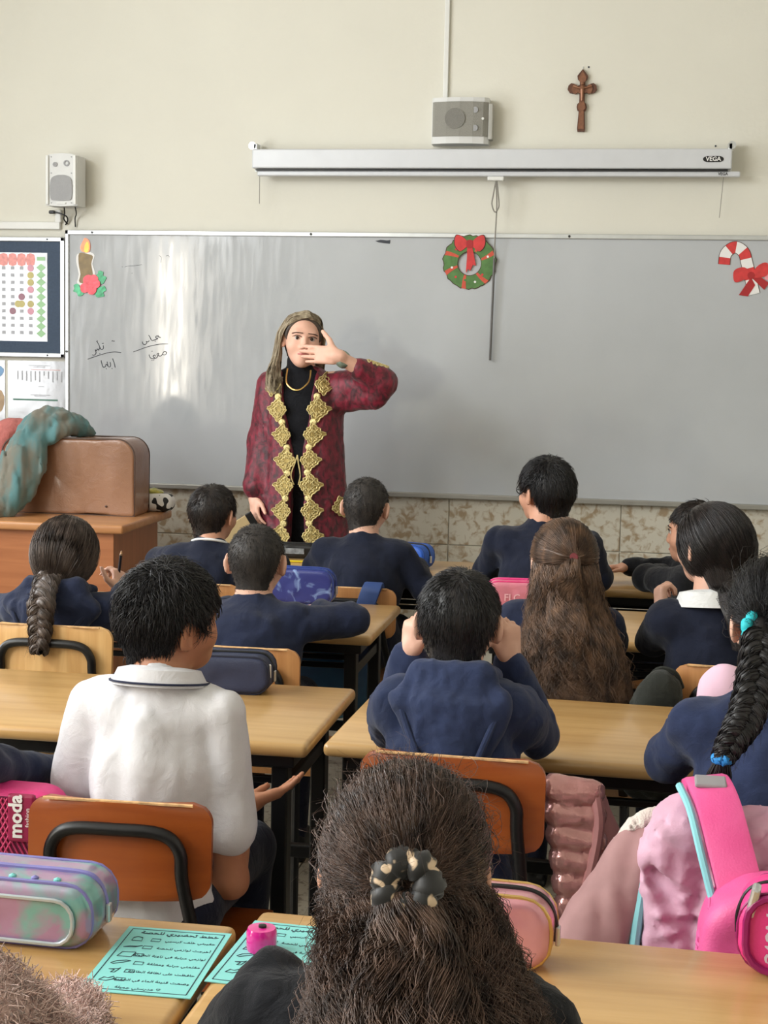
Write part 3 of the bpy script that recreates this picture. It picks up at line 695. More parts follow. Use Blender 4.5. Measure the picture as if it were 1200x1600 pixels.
def short_hair(fr, m, parent, length=.03, n=2600, t=.010, lift=.45, messy=.35, crown=(.012, -.055, .085), r=.0011, seed=1, part=None, top=0., m_pts=4, **hl):
    T = Tufts(); V, Q = sdf_mesh([scalp_cap(fr, t, top=top, **hl)]+[], .006, relax=1); T.add((V, Q)); rs = np.random.RandomState(seed)
    nn = normals(V, Q); p = fr.inv(V); N = nn @ fr.R; ok = np.where(p[:, 2] > hairline(p[:, 1], **hl)+.003)[0]; ok = rs.choice(ok, n); p = p[ok]+rs.randn(n, 3)*.0025; N = N[ok]
    f = p-np.array(crown); f += np.array([0, 0, -.03]); f += rs.randn(*f.shape)*messy*.05; f -= N*(f*N).sum(1, keepdims=True); f /= np.linalg.norm(f, axis=1, keepdims=True)+1e-9
    sw = np.cross(N, f); f = f+.35*sw*np.exp(-np.linalg.norm(p-np.array(crown), axis=1)/.04)[:, None]
    ln = length*(.6+.7*rs.rand(len(p)))*np.clip((p[:, 2:3]+.09)/.10, .35, 1)[:, 0]
    P = []
    for j in range(m_pts):
        s = j/(m_pts-1); up = lift*(s-.9*s*s)
        q = p+f*(ln*s)[:, None]+N*(ln*up)[:, None]
        w = (q-SK_C); P.append(q-w*(.0)+(-N*.003)*(1-s))
    P = np.stack(P, 1); T.add(strand_mesh(fr.many(P.reshape(-1, 3)).reshape(P.shape), r*(.7+.6*rs.rand(len(p))), .25))
    return T.build('hair', m, parent)
def pulled_strands(fr, tie, n, t=.014, seed=2, r=.0011, m_pts=10, jitter=.004, fray=0., wave=0., **hl):
    """hair combed over the skull towards a tie point (head units)"""
    p, N, rs = skull_points(fr, n, t, seed, **hl); tie = np.array(tie); d0 = (p-SK_C)/(SK_R+t); d1 = (tie-SK_C)/(SK_R+t); l1 = np.linalg.norm(d1); d1 = d1/l1
    om = np.arccos(np.clip((d0*d1).sum(1), -1, 1))[:, None]; off = rs.randn(len(p), 3)*jitter; P = []; ph = rs.rand(len(p))*6.28; wd = rs.randn(len(p), 3); lift = rs.rand(len(p), 1)*.003
    for j in range(m_pts):
        s = j/(m_pts-1); q = (np.sin((1-s)*om)*d0+np.sin(s*om)*d1)/(np.sin(om)+1e-6); q = q/np.linalg.norm(q, axis=1, keepdims=True)
        rad = 1+(l1-1)*s**3
        P.append(SK_C+q*(SK_R+t+.003*math.sin(math.pi*s)+lift)*rad+(wave*wd*np.sin(18*s+ph)[:, None] if wave else 0)+off*math.sin(math.pi*min(1, s*1.0))+fray*rs.randn(len(p), 3)*.002)
    P = np.stack(P, 1); return strand_mesh(fr.many(P.reshape(-1, 3)).reshape(P.shape), r, .8)
def loft_strands(prof, n, phi, seed=3, r=.0011, wave=.006, freq=3., depth=.3, m_pts=20, curl=0., frizz=0., taper=.5, endvar=.15, clump=0):
    """strands down a lofted lock. prof rows: (x, y, z, rx, ry); phi range in degrees (0 = +x, 270 = back)"""
    rs = np.random.RandomState(seed); pr = np.array(prof, float); a = np.radians(rs.uniform(phi[0], phi[1], n)); dp = 1-depth*rs.rand(n)**1.5
    s = np.linspace(0, 1, m_pts)[None]*(1-endvar*rs.rand(n, 1)); u = s*(len(pr)-1); ph = rs.rand(n, 1)*6.283
    if clump: cid = rs.randint(0, clump, n); cph = rs.rand(clump)*6.283; ph = cph[cid][:, None]+rs.randn(n, 1)*.35; ca = np.radians(rs.uniform(phi[0], phi[1], clump)); a = ca[cid]+rs.randn(n)*.05
    g = [np.interp(u, np.arange(len(pr)), pr[:, i]) for i in range(5)]
    fq = freq*(.8+.4*rs.rand(n, 1)); w = wave*(.3+s); cl = curl*(.3+.7*s)
    aa = a[:, None]+w*np.sin(6.283*fq*s+ph)/np.maximum(g[3], .03)
    rr = dp[:, None]*(1+0*s)+cl*np.cos(6.283*fq*s*1.7+ph)/np.maximum(g[3], .03)
    zz = g[2]+cl*.5*np.sin(6.283*fq*1.7*s+ph)
    P = np.stack([g[0]+g[3]*rr*np.cos(aa), g[1]+g[4]*rr*np.sin(aa), zz], -1)
    if frizz: P += np.cumsum(rs.randn(n, m_pts, 3), 1)*frizz
    return strand_mesh(P, r*(.7+.6*rs.rand(n)), taper)
def loft_core(prof, k=.85):
    out = []; pr = [np.array(q, float) for q in prof]
    for i in range(len(pr)-1):
        for s in (0, .5):
            q = pr[i]*(1-s)+pr[i+1]*s; h = max(.02, abs(pr[i+1][2]-pr[i][2])*.5)
            out.append(el(q[:3], (q[3]*k, q[4]*k, h), .015))
    return out
def braid(pts, widths, turns, n=10, strands=3, seg=90, fuzz=0, seed=4):
    """three plaited strands along a path -> (V, Q)"""
    c = catmull(pts, 12); m = len(c); L_ = np.linspace(0, 1, seg); C = np.array([[*p] for p in c]); u = L_*(m-1)
    P = np.stack([np.interp(u, np.arange(m), C[:, i]) for i in range(3)], 1); T = np.gradient(P, axis=0); T /= np.linalg.norm(T, axis=1, keepdims=True)
    back = np.array([0, -1., 0]); S = np.cross(T, back); S /= np.linalg.norm(S, axis=1, keepdims=True); B = np.cross(S, T)
    w = np.interp(L_*(len(widths)-1), np.arange(len(widths)), widths); out = Tufts(); rs = np.random.RandomState(seed)
    for k in range(strands):
        th = 2*math.pi*(turns*L_+k/strands); A = P+S*(w*.5*np.sin(th))[:, None]+B*(w*.33*np.sin(2*th))[:, None]
        ta = np.gradient(A, axis=0); ta /= np.linalg.norm(ta, axis=1, keepdims=True); a1 = np.cross(ta, B); a1 /= np.linalg.norm(a1, axis=1, keepdims=True); b1 = np.cross(ta, a1)
        fat = .36+.05*np.cos(2*th)
        ring = np.stack([A+(a1*math.cos(q)*1.0+b1*math.sin(q)*.85)*(w*fat*(1+.10*math.sin(5*q)))[:, None] for q in np.linspace(0, 2*math.pi, n, endpoint=False)], 1)
        id_ = np.arange(seg*n).reshape(seg, n); F = np.stack([id_[:-1], np.roll(id_, -1, 1)[:-1], np.roll(id_, -1, 1)[1:], id_[1:]], -1).reshape(-1, 4)
        out.add((ring.reshape(-1, 3).astype(np.float32), F[:, ::-1]))
        # fine strands lying along each plait
        for q in rs.uniform(0, 6.283, 26):
            X = A+(a1*math.cos(q)+b1*math.sin(q)*.85)*(w*fat*1.04)[:, None]+rs.randn(seg, 3)*.0006
            out.add(strand_mesh(X[None], .0010, 1))
    if fuzz:
        i = rs.randint(0, seg-1, fuzz); q = rs.uniform(0, 6.283, fuzz); d = S[i]*np.cos(q)[:, None]+B[i]*np.sin(q)[:, None]
        st = P[i]+d*(w[i]*.7)[:, None]; X = np.stack([st, st+d*.006+T[i]*.008+rs.randn(fuzz, 3)*.002, st+d*.010+T[i]*.02+rs.randn(fuzz, 3)*.004], 1); out.add(strand_mesh(X, .0005, .3))
    return np.concatenate(out.V), np.concatenate(out.Q)

# ------------------------------------------------------------------ bodies
def hand_prims(wrist, d, back, side, curl=(.35, .5, .35), s=1.0, spread=.06, thumb=(.9, .35), k=.004):
    """wrist point, finger direction, direction the back of the hand faces, side = +1/-1: where the thumb leaves"""
    y = v3(d)/np.linalg.norm(d); z = v3(back); z = z-y*(z @ y); z /= np.linalg.norm(z); x = np.cross(y, z)*side
    F = lambda a, b, c: v3(wrist)+(x*a+y*b+z*c)*s
    R = np.stack([x, y, z], 1)
    out = [bxp(F(0, .040, 0), v3((.034, .042, .012))*s, .011*s, .012*s, R=R), rc(wrist-y*.02*s, F(0, .02, 0), .021*s, .020*s, .015*s)]
    for i, (bx, ln, r) in enumerate(((.026, .064, .0082), (.009, .072, .0085), (-.009, .066, .0082), (-.026, .052, .0072))):
        p = F(bx, .078-.004*abs(i-1), 0); a = 0; fan = (1.5-i)*spread
        for j, (q, rr) in enumerate(((.44, 1), (.32, .92), (.26, .82))):
            a += curl[j]; dd = (y*math.cos(a)-z*math.sin(a))*math.cos(fan)+x*math.sin(fan); p2 = p+dd*ln*q*s
            out.append(rc(p, p2, r*rr*s, r*(rr-.08)*s, k)); p = p2
    p = F(.028, .018, -.004); a0, a1 = thumb
    d1 = x*math.sin(a0)+y*math.cos(a0)-z*.25; d1 /= np.linalg.norm(d1); p1 = p+d1*.036*s; d2 = x*math.sin(a1)+y*math.cos(a1)-z*.15; d2 /= np.linalg.norm(d2)
    p2 = p1+d2*.026*s; p3 = p2+d2*.020*s
    out += [rc(p, p1, .0135*s, .0105*s, .010*s), rc(p1, p2, .0098*s, .009*s, .004), rc(p2, p3, .009*s, .0075*s, .004)]
    return out
def head_prims(fr, neck, adult=False, ears=True):
    P = [el(SK_C, SK_R-.001, .02, fr), el((0, .028, -.035), (.058, .062, .074 if adult else .066), .03, fr),
         el((0, .060, -.084 if adult else -.074), (.026, .026, .024), .03, fr),
         rc((-.034, .070, .030), (.034, .070, .030), .014, .014, .02, fr),
         el((.040, .050, -.022), (.028, .028, .028), .02, fr), el((-.040, .050, -.022), (.028, .028, .028), .02, fr),
         rc((0, .083, .020), (0, .103 if adult else .098, -.022), .0075, .0105, .010, fr),
         el((.012, .092, -.027), (.009, .010, .007), .006, fr), el((-.012, .092, -.027), (.009, .010, .007), .006, fr),
         el((0, .083, -.050), (.022, .012, .0065), .006, fr), el((0, .081, -.061), (.019, .012, .007), .006, fr)]
    for s in (-1, 1): P.append(el((s*.031, .096, .010), (.017, .016, .011), .008, fr, op='s'))
    if ears:
        for s in (-1, 1):
            R = rotm(0, -8, 0) @ rotm(s*28, 0, 0)
            P += [el((s*.0835, -.014, -.004), (.0085, .023, .034), .006, fr, R=R), el((s*.090, -.008, -.002), (.006, .011, .018), .005, fr, R=R, op='s'),
                  el((s*.078, -.004, -.028), (.007, .009, .010), .006, fr)]
    P.append(rc(neck, fr((0, -.026, -.035)), .055*fr.k, .053*fr.k, .022))
    return P
M_skin = mat('light_skin', (216, 170, 148), .5, var=.06, scale=30, spec=.4)
M_skin2 = mat('tan_skin', (176, 120, 90), .5, var=.07, scale=30, spec=.4)
M_skin3 = mat('warm_skin', (200, 148, 122), .5, var=.06, scale=30, spec=.4)
def fabric(name, rgb, var=.16, rough=.9, sheen=.12, bs=900, b2=.45): return mat(name, rgb, rough, var=var, scale=25, bump=.25, bscale=bs, sheen=sheen, spec=.2, bump2=b2)
M_navy = fabric('navy_sweatshirt', (32, 39, 62), b2=.25); M_navy2 = fabric('dark_navy_knit', (24, 29, 46), b2=.22); M_navyb = fabric('navy_blue_fleece', (44, 54, 84), b2=.3)
M_black_c = fabric('black_cloth', (20, 21, 26)); M_trs = fabric('navy_trousers', (24, 28, 46)); M_polo = fabric('white_polo_cotton', (214, 213, 217), .03, b2=.26)
M_whitec = fabric('white_collar_cotton', (228, 230, 232), .03); M_shoe = mat('black_shoe', (20, 20, 22), .45, var=.1)
def w2l(base, rz, p):
    c, s = math.cos(-rz), math.sin(-rz); x, y = p[0]-base[0], p[1]-base[1]
    return (x*c-y*s, x*s+y*c, p[2])
def child(label, x, y, top, rz=0, lean=.06, head=(0, 0, 0), hoff=(0, 0), arms=None, cloth=M_navy, skin=M_skin, legs=M_trs, hk=.93, shw=.114, fold=.005, sleeve=1.0, vx=.0075, seat=.418,
          hands=True, neck_r=0., extra=None, girth=.92, seed=0., long_sleeve=True, trunk_twist=0, shz=None):
    rz = math.radians(rz); t = thing('person', label, 'person', (x, y, 0), rz)
    L_ = lambda p: v3(w2l((x, y), rz, p))
    hc = v3((hoff[0], lean+.045+hoff[1], top-.112*hk)); fr = Frame(hc, rotm(*head), hk)
    sz = shz or top-.030-.225*hk; pel = v3((0, 0, seat+.085)); ch = v3((0, lean*.62, seat+.085+(sz-seat-.085)*.62)); S = v3((0, lean, sz)); nk = v3((hoff[0]*.4, lean+.004, sz+.035))
    # default arms: forearms resting on the desk in front
    A = {}
    for s, key in ((-1, 'L'), (1, 'R')):
        q = (arms or {}).get(key)
        if q: A[s] = [L_(q[0]), L_(q[1]), q[2] if len(q) > 2 else None]
        else: A[s] = [v3((s*.215, lean+.10, .735)), v3((s*.10, lean+.27, .732)), None]
    def torso(i, k=.035):
        g = girth
        return [el(pel, (.128*g+i, .100*g+i, .10+i), k), rc(pel, ch, .098*g+i, .100*g+i, k), el(ch, (.124*g+i, .092*g+i, .12+i), k),
                rc(S+v3((-shw*.68, -.005, -.022)), S+v3((shw*.68, -.005, -.022)), .052+i, .052+i, k), rc(S+v3((0, -.008, -.03)), nk-v3((0, .004, .008)), .072+i, .054*hk+i*.8, k)]
    def arm(i, s, upto=1.0):
        sh = S+v3((s*shw, 0, -.018)); e, w = A[s][0], A[s][1]
        P = [rc(sh, e, .043+i, .035+i, .03)]
        if upto > .5: P.append(rc(e, e+(w-e)*upto, .034+i, .025+i*1.1, .02))
        return P
    def leg(i, s):
        h = pel+v3((s*.060, .03, -.025)); k_ = v3((s*.075, .385, seat+.06)); a = v3((s*.066, .365, .075))
        return [rc(h, k_, .060+i, .046+i, .03), rc(k_, a, .048+i, .033+i, .02)]
    B = torso(-.012)+head_prims(fr, nk)
    for s in (-1, 1):
        B += arm(-.006, s)+leg(-.008, s)+[rc((s*.066, .355, .045), (s*.068, .455, .03), .028, .022, .02)]
        if hands:
            e, w, hd = A[s]; dirn = w-e
            hd = hd or dict(d=dirn+v3((-s*.05, .02, -.01)), back=(0, 0, 1), curl=(.4, .55, .4))
            dd = hd['d']; bk = hd['back']
            if hd.get('world'): dd = L_(np.array(dd)+np.array((x, y, 0))); bk = L_(np.array(bk)+np.array((x, y, 0)))
            hs = hd.get('s', .82); B += hand_prims(w, dd, bk, hd.get('side', -s), hd.get('curl', (.4, .55, .4)), hs, thumb=hd.get('thumb', (.9, .35)), spread=hd.get('spread', .06))
    body = sdf('body', B, min(vx, .0055), skin, t)
    C = torso(.010)
    for s in (-1, 1): C += arm(.011, s, .93 if long_sleeve else sleeve)
    if not long_sleeve:
        C = torso(.007)
        for s in (-1, 1):
            sh = S+v3((s*shw, 0, -.018)); e = A[s][0]; C.append(rc(sh, sh+(e-sh)*.66, .048, .060, .014))
    clip = [] 
    if extra: C += extra(fr, S, nk)
    top_o = sdf('sweater' if long_sleeve else 'polo_shirt', C, vx, cloth, t, clip=[((0, 0, .394), (0, 0, -1))], noise=[folds(fold*1.5, 9, (1.3, 1.3, .7), seed), folds(fold*.6, 24, (1.2, 1.2, .8), seed+3)] if long_sleeve else [folds(fold*1.7, 7, (2.0, 2.0, .45), seed), folds(fold*.5, 20, (1.6, 1.6, .6), seed+3)])
    lg = []
    for s in (-1, 1): lg += leg(.006, s)
    lg += [el(pel+v3((0, .01, -.02)), (.135, .105, .075), .03)]
    sdf('trousers', lg, .010, legs, t, noise=folds(.004, 9, seed=seed))
    for s in (-1, 1):
        sdf('shoe', [rc((s*.066, .345, .042), (s*.068, .465, .034), .040, .034, .02), bxp((s*.067, .40, .012), (.042, .098, .012), .010, .01)], .008, M_shoe, t)
    return t, fr, dict(S=S, nk=nk, A=A, sz=sz, L=L_, body=body, top=top_o)
# ------------------------------------------------------------------ school desks and chairs
DZ = .68
def desk(label, x, y, rz=0., w=1.2, d=.55):
    t = thing('school_desk', label, 'desk', (x, y, 0), math.radians(rz), 'double school desks in rows')
    MB().box((0, 0, DZ-.015), (w, d, .03), .012, seg=3).build('desk_top', M_desk, t, True)
    MB().box((0, 0, DZ-.045), (w-.07, d-.07, .03), .003).build('under_frame', M_steel, t)
    for sx in (-1, 1):
        for sy in (-1, 1):
            MB().box((sx*(w/2-.07), sy*(d/2-.08), (DZ-.04)/2), (.035, .045, DZ-.04), .004).build('leg', M_steel, t)
        MB().box((sx*(w/2-.07), 0, .10), (.03, d-.16, .03), .003).build('foot_rail', M_steel, t)
        MB().box((sx*(w/2-.07), 0, .56), (.025, d-.16, .03), .003).build('side_rail', M_steel, t)
    b = MB()
    for yy in (-.12, .0, .12): MB().box((0, yy, .56), (w-.16, .016, .016), .003).build('shelf_bar', M_steel, t)
    MB().box((0, d/2-.08, .30), (w-.16, .025, .03), .003).build('stretcher', M_steel, t)
    return t
desk('varnished school desk carrying the iridescent pencil case and turquoise checklist', -1.127, 1.735)
desk('varnished school desk in front of the curly-haired pupil with leopard scrunchie', .085, 1.79, -1)
desk('varnished school desk carrying the large plain navy pencil case', -1.243, 3.26)
desk('varnished school desk on which the hooded pupil rests both elbows', -.007, 3.265, -2)
desk('varnished school desk carrying the blue galaxy-print pencil case', -1.324, 4.47)
desk('varnished school desk carrying the pink embossed pencil case', .16, 4.58)
desk('varnished school desk carrying the yellow pencil, facing the teacher', -1.185, 5.545)
desk('varnished school desk of the tall pupil with glasses, below the wreath', .06, 5.56)
def chair(label, x, y, m, rz=0., w=.32, top=.73):
    """y is where the backrest stands"""
    t = thing('school_chair', label, 'chair', (x, y+.17, 0), math.radians(rz), 'plywood school chairs')
    # curved backrest board
    V, F = [], []; n, r = 14, 24; ph = .165
    def row(yo):
        base = len(V)
        for j in range(r+1):
            v = j/r; z = top-ph+ph*v; e = min(v, 1-v)*ph; inset = 0 if e > .035 else .035-math.sqrt(max(0, .035**2-(.035-e)**2))
            for i in range(n+1):
                u = i/n*2-1; X = u*(w/2-inset); V.append((X, -.17-.022*math.cos(u*1.45)+.022+yo-.010*(1-v), z))
        return base
    a = row(0); b = row(-.012); st_ = n+1
    for j in range(r):
        for i in range(n):
            p = j*st_+i; F.append([a+p, a+p+st_, a+p+st_+1, a+p+1]); F.append([b+p, b+p+1, b+p+st_+1, b+p+st_])
    bd = [j*st_ for j in range(r+1)]+[r*st_+i for i in range(1, n+1)]+[j*st_+n for j in range(r-1, -1, -1)]+[i for i in range(n-1, 0, -1)]
    for k in range(len(bd)): p, q = bd[k], bd[(k+1) % len(bd)]; F.append([a+p, b+p, b+q, a+q])
    me = MB(); me.add((V, F)); bk = me.build('backrest', m, t, True)
    q_ = MB().tube([(-(w/2-.03), -.176, top+.0005), (0, -.176-.002, top+.001), (w/2-.03, -.176, top+.0005)], .0030, 6)
    q_.build('worn_edge', mat('worn_bare_wood', (206, 164, 116), .7, var=.3, scale=60), bk)
    # seat board with rolled front edge
    V, F = [], []; prof = [(-.15, .397), (-.10, .391), (0, .393), (.12, .401), (.195, .403), (.225, .393), (.235, .377)]
    for (yy, zz) in prof:
        hw = w/2+.035 if yy < .21 else w/2+.02
        V += [(-hw, yy, zz), (hw, yy, zz), (hw, yy, zz-.014), (-hw, yy, zz-.014)]
    for i in range(len(prof)-1):
        for j in range(4): p = i*4; F.append([p+j, p+(j+1) % 4, p+4+(j+1) % 4, p+4+j][::-1])
    F += [[0, 1, 2, 3], [len(V)-1, len(V)-2, len(V)-3, len(V)-4]]
    MB().add((V, F)).build('seat', m, t, True)
    # bent steel tubes
    hw = w/2-.045
    lp = [(-hw-.03, -.115, .37), (-hw-.018, -.16, .47), (-hw, -.185, top-.13), (-hw+.004, -.19, top-.075), (-hw+.035, -.192, top-.046), (0, -.194, top-.042), (hw-.035, -.192, top-.046), (hw-.004, -.19, top-.075), (hw, -.185, top-.13), (hw+.018, -.16, .47), (hw+.03, -.115, .37)]
    MB().tube(catmull(lp, 5), .0115, 10).build('back_tube', M_steel, t, True)
    for s in (-1, 1):
        MB().tube([(s*(hw+.03), -.12, .375), (s*(hw+.04), -.17, .006)], .011, 8).build('leg', M_steel, t, True)
        MB().tube([(s*(hw+.03), .18, .375), (s*(hw+.04), .22, .006)], .011, 8).build('leg', M_steel, t, True)
        MB().tube([(s*(hw+.03), -.13, .372), (s*(hw+.03), .20, .372)], .011, 8).build('seat_rail', M_steel, t, True)
    return t
M_pine2 = M_pine
chair('orange plywood chair with bent black tube under the white-shirted pupil', -.85, 2.42, M_orange, 2, top=.715)
chair('orange plywood chair with chipped top edge under the hooded pupil', -.298, 2.62, M_orange, -2, top=.775, w=.33)
chair('pale plywood chair under the pupil with single braid and pencil', -1.49, 3.725, M_pine, 0, top=.755, w=.34)
chair('tan plywood chair behind the large plain navy pencil case', -1.005, 3.77, M_tan, 0, top=.715, w=.34)
chair('tan plywood chair with a blue bag strap over its back', -.925, 4.895, M_tan, 0, top=.705)
chair('tan plywood chair beside the dark olive bag', .262, 3.70, M_tan, 0, top=.745)
chair('tan plywood chair under the pupil with white-edged collar', -1.44, 4.86, M_tan, 0, top=.70)
chair('tan plywood chair under the tall pupil with glasses', -.30, 4.897, M_tan, 0, top=.70)
chair('tan plywood chair hidden under long wavy brown hair', -.15, 3.72, M_tan, 0, top=.64)
chair('orange plywood chair carrying the mauve jacket and pink backpack', .24, 2.52, M_orange, 0, top=.73)
chair('orange plywood chair behind the pink mesh backpack', -1.38, 2.27, M_orange, 0, top=.72)
chair('tan plywood chair under the pupil leaning along the desk edge', .263, 4.923, M_tan, 48, top=.69)
chair('orange plywood chair under the curly-haired pupil', -.21, 1.16, M_orange, 0, top=.70)
chair('orange plywood chair carrying the pink fleece jacket', -.66, 1.13, M_orange, 0, top=.70)

# ------------------------------------------------------------------ teacher's desk and what lies on it
td = thing('teacher_desk', 'red-brown laminate teacher desk beside the whiteboard', 'desk', (-2.68, 6.19, 0))
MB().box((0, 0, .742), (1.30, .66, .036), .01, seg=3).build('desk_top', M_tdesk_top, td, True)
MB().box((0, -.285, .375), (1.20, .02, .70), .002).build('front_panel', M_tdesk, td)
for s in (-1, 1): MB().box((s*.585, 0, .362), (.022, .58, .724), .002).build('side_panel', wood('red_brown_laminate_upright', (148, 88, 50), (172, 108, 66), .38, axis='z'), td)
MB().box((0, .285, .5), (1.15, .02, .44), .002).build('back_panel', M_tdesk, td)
def case_poly(w, h, r):
    P = [(-w/2, 0), (w/2, 0)]
    for cx, a0 in ((w/2-r, 0), (-w/2+r, 90)):
        P += [(cx+r*math.cos(math.radians(a)), h-r+r*math.sin(math.radians(a))) for a in range(a0, a0+91, 10)]
    return P
cs = thing('tan_case', 'tan leatherette case with rounded corners on the teacher desk', 'case', (-2.385, 6.28, .76))
M_leather = mat('tan_leatherette', (128, 88, 62), .36, rgb2=(150, 108, 80), scale=5, detail=6, bump=.2, bscale=300, coat=.35, bump2=.12)
cp = case_poly(.60, .325, .075)
sdfp = [bxp((0, 0, .1625-.03), (.30, .115, .1325), .03, .02), bxp((0, 0, .235), (.30, .115, .09), .07, .02)]
sdf('case_shell', [slab((0, 0, 0), .59, .325, .20, .075, .008, rb=.012)], .007, M_leather, cs, noise=folds(.008, 6, (1.2, 1, .6)))
M_seam = mat('dark_seam', (74, 52, 40), .5, var=.1)
for yy in (-.098, .098):
    MB().tube([(p[0]*.982, yy, p[1]*.995+.001) for p in cp], .0035, 6, True).build('seam_piping', M_seam, cs)
MB().lathe([(.001, 0), (.005, 0), (.004, .004), (.001, .005)], 10, Matrix.Translation((.17, -.099, .04)) @ Matrix.Rotation(math.pi/2, 4, 'X')).build('rivet', M_seam, cs)
M_scarf = mat('teal_grey_scarf', (84, 124, 126), .9, rgb2=(118, 114, 102), scale=7, detail=5, lo=.4, hi=.58, bump=.3, bscale=500, stretch=(2.2, 1, .6), sheen=.2)
sc = []
sc += path_prims([(-2.37, 6.33, 1.105), (-2.44, 6.27, 1.15), (-2.52, 6.20, 1.13), (-2.565, 6.12, 1.02), (-2.575, 6.09, .92), (-2.59, 6.05, .83), (-2.63, 6.00, .80), (-2.70, 5.99, .79)], [.03, .05, .058, .062, .066, .062, .045, .035], .03)
sc += path_prims([(-2.47, 6.26, 1.13), (-2.50, 6.14, 1.08), (-2.50, 6.12, .96), (-2.535, 6.09, .86), (-2.565, 6.05, .81)], [.04, .042, .045, .045, .035], .012)
sc += path_prims([(-2.34, 6.36, 1.10), (-2.39, 6.28, 1.13), (-2.42, 6.19, 1.105), (-2.46, 6.17, 1.07)], [.022, .035, .034, .02], .012)
sc += path_prims([(-2.62, 6.1, .98), (-2.63, 6.06, .9), (-2.62, 6.02, .83), (-2.56, 6.02, .795)], [.02, .03, .03, .025], .008)
o = sdf('scarf', sc, .008, M_scarf, None, noise=[folds(.014, 9, (2.2, 2.2, .55)), folds(.006, 24, (1.6, 1.6, .4))], around=[slab((-2.385, 6.28, .76), .584, .322, .194, .075, .008, rb=.012), bxp((-2.68, 6.19, .742), (.65, .33, .0165), .008)])
_props(o, 'teal and grey woollen scarf draped over the tan case', 'scarf')
pc = thing('spotted_pouch', 'white pouch with black spots behind the tan case', 'pouch', (-2.072, 6.438, .76))
M_spot = mat('black_spotted_white', (232, 230, 226), .6, rgb2=(22, 22, 24), scale=34, detail=0, lo=.56, hi=.58)
sdf('pouch_body', [bxp((0, 0, .04), (.075, .05, .04), .035, .02)], .006, M_spot, pc)
sdf('green_top', [el((-.03, 0, .085), (.04, .03, .018), .01), el((.0, .01, .08), (.03, .03, .015), .01)], .006, mat('green_gold_foil', (110, 128, 60), .3, rgb2=(206, 186, 90), scale=40, metal=.4), pc, noise=folds(.006, 30))
rcth = sdf('red_cloth', path_prims([(-2.86, 6.40, .822), (-2.80, 6.42, .95), (-2.77, 6.42, 1.07), (-2.70, 6.44, 1.10), (-2.66, 6.44, 1.08)], [.06, .06, .055, .04, .025], .03), .01, fabric('salmon_cloth', (186, 112, 106)), None, noise=folds(.012, 10, (2, 2, .7)))
_props(rcth, 'folded salmon red cloth standing behind the tan case', 'cloth')
# folder held by the teacher on the pupils' desk
# ------------------------------------------------------------------ pencil cases
def loop_rect(w, d, r, z, y0=0):
    P = []
    for cx, cy, a0 in ((w/2-r, d/2-r, 0), (-w/2+r, d/2-r, 90), (-w/2+r, -d/2+r, 180), (w/2-r, -d/2+r, 270)):
        P += [(cx+r*math.cos(math.radians(a0+a)), cy+r*math.sin(math.radians(a0+a)), z) for a in (0, 22, 45, 68, 90)]
    return P
def upright_loop(w, h, r, y, z0=0.):
    P = []
    for cx, cz, a0 in ((w/2-r, h-r, 0), (-w/2+r, h-r, 90), (-w/2+r, r, 180), (w/2-r, r, 270)):
        P += [(cx+r*math.cos(math.radians(a0+a)), y, z0+cz+r*math.sin(math.radians(a0+a))) for a in (0, 22, 45, 68, 90)]
    return P
def case_bag(label, x, y, rz, w, d, h, m, mp, r=.035, z=DZ, pull=True, lean=0, zipm=None):
    t = thing('pencil_case', label, 'pencil case', (x, y, z), math.radians(rz), 'pencil cases on the desks')
    sdf('body', [slab((0, 0, 0), w, h, d, min(r, h*.4), .014)], .005, m, t, noise=folds(.0025, 16))
    rr = min(r, h*.4)
    for s in (-1, 1): MB().tube(upright_loop(w-.004, h-.004, rr, s*(d/2-.010), .002), .0030, 6, True).build('piping', mp, t, True)
    zp = [(-w/2, 0, h*.35), (-w/2, 0, h-rr), (-w/2+rr*.3, 0, h-rr*.3), (-w/2+rr, 0, h), (0, 0, h), (w/2-rr, 0, h), (w/2-rr*.3, 0, h-rr*.3), (w/2, 0, h-rr), (w/2, 0, h*.35)]
    MB().tube(catmull(zp, 4), .004, 6).build('zipper', zipm or M_black, t, True)
    if pull: MB().box((w/2+.004, 0, h*.42), (.006, .012, .026), .002).build('zipper_pull', M_alu, t)
    return t
M_holo = mat('iridescent_vinyl', (168, 132, 166), .22, rgb2=(116, 172, 168), scale=9, detail=3, lo=.42, hi=.6, coat=.5, metal=.25, distort=1.5, bump=.2, bscale=40)
M_lilac = mat('lilac_piping', (120, 116, 176), .4, var=.1)
hc_ = case_bag('iridescent pink and mint pencil case with lilac zip', -.812, 1.925, -2, .25, .11, .090, M_holo, M_lilac, .045, zipm=M_lilac)
MB().tube(upright_loop(.20, .060, .026, -.0565, .009), .003, 6, True).build('front_pocket_zip', mat('silver_piping', (176, 186, 190), .3, .4, var=.1), hc_, True)
for k in range(6): MB().lathe([(.001, 0), (.006, 0), (.005, .004), (.001, .006)], 10, Matrix.Translation((-.09+k*.032, -.035, .087))).build('bead', [M_lilac, mat('mint_bead', (120, 200, 196), .3, var=.1)][k % 2], hc_)
M_nvc = mat('navy_nylon', (34, 42, 70), .6, var=.12, bump=.3, bscale=500)
n_ = case_bag('large plain navy nylon pencil case on the desk', -.945, 3.44, 3, .24, .11, .09, M_nvc, mat('dark_navy_piping', (22, 28, 50), .5, var=.1), .035)
MB().box((.118, -.03, .055), (.004, .012, .03), .001, rot=(0, 0, .3)).build('white_tag', M_paper, n_)
M_rosem = mat('rose_metallic_vinyl', (190, 122, 134), .25, rgb2=(214, 156, 164), scale=12, metal=.35, coat=.4, bump=.2, bscale=30)
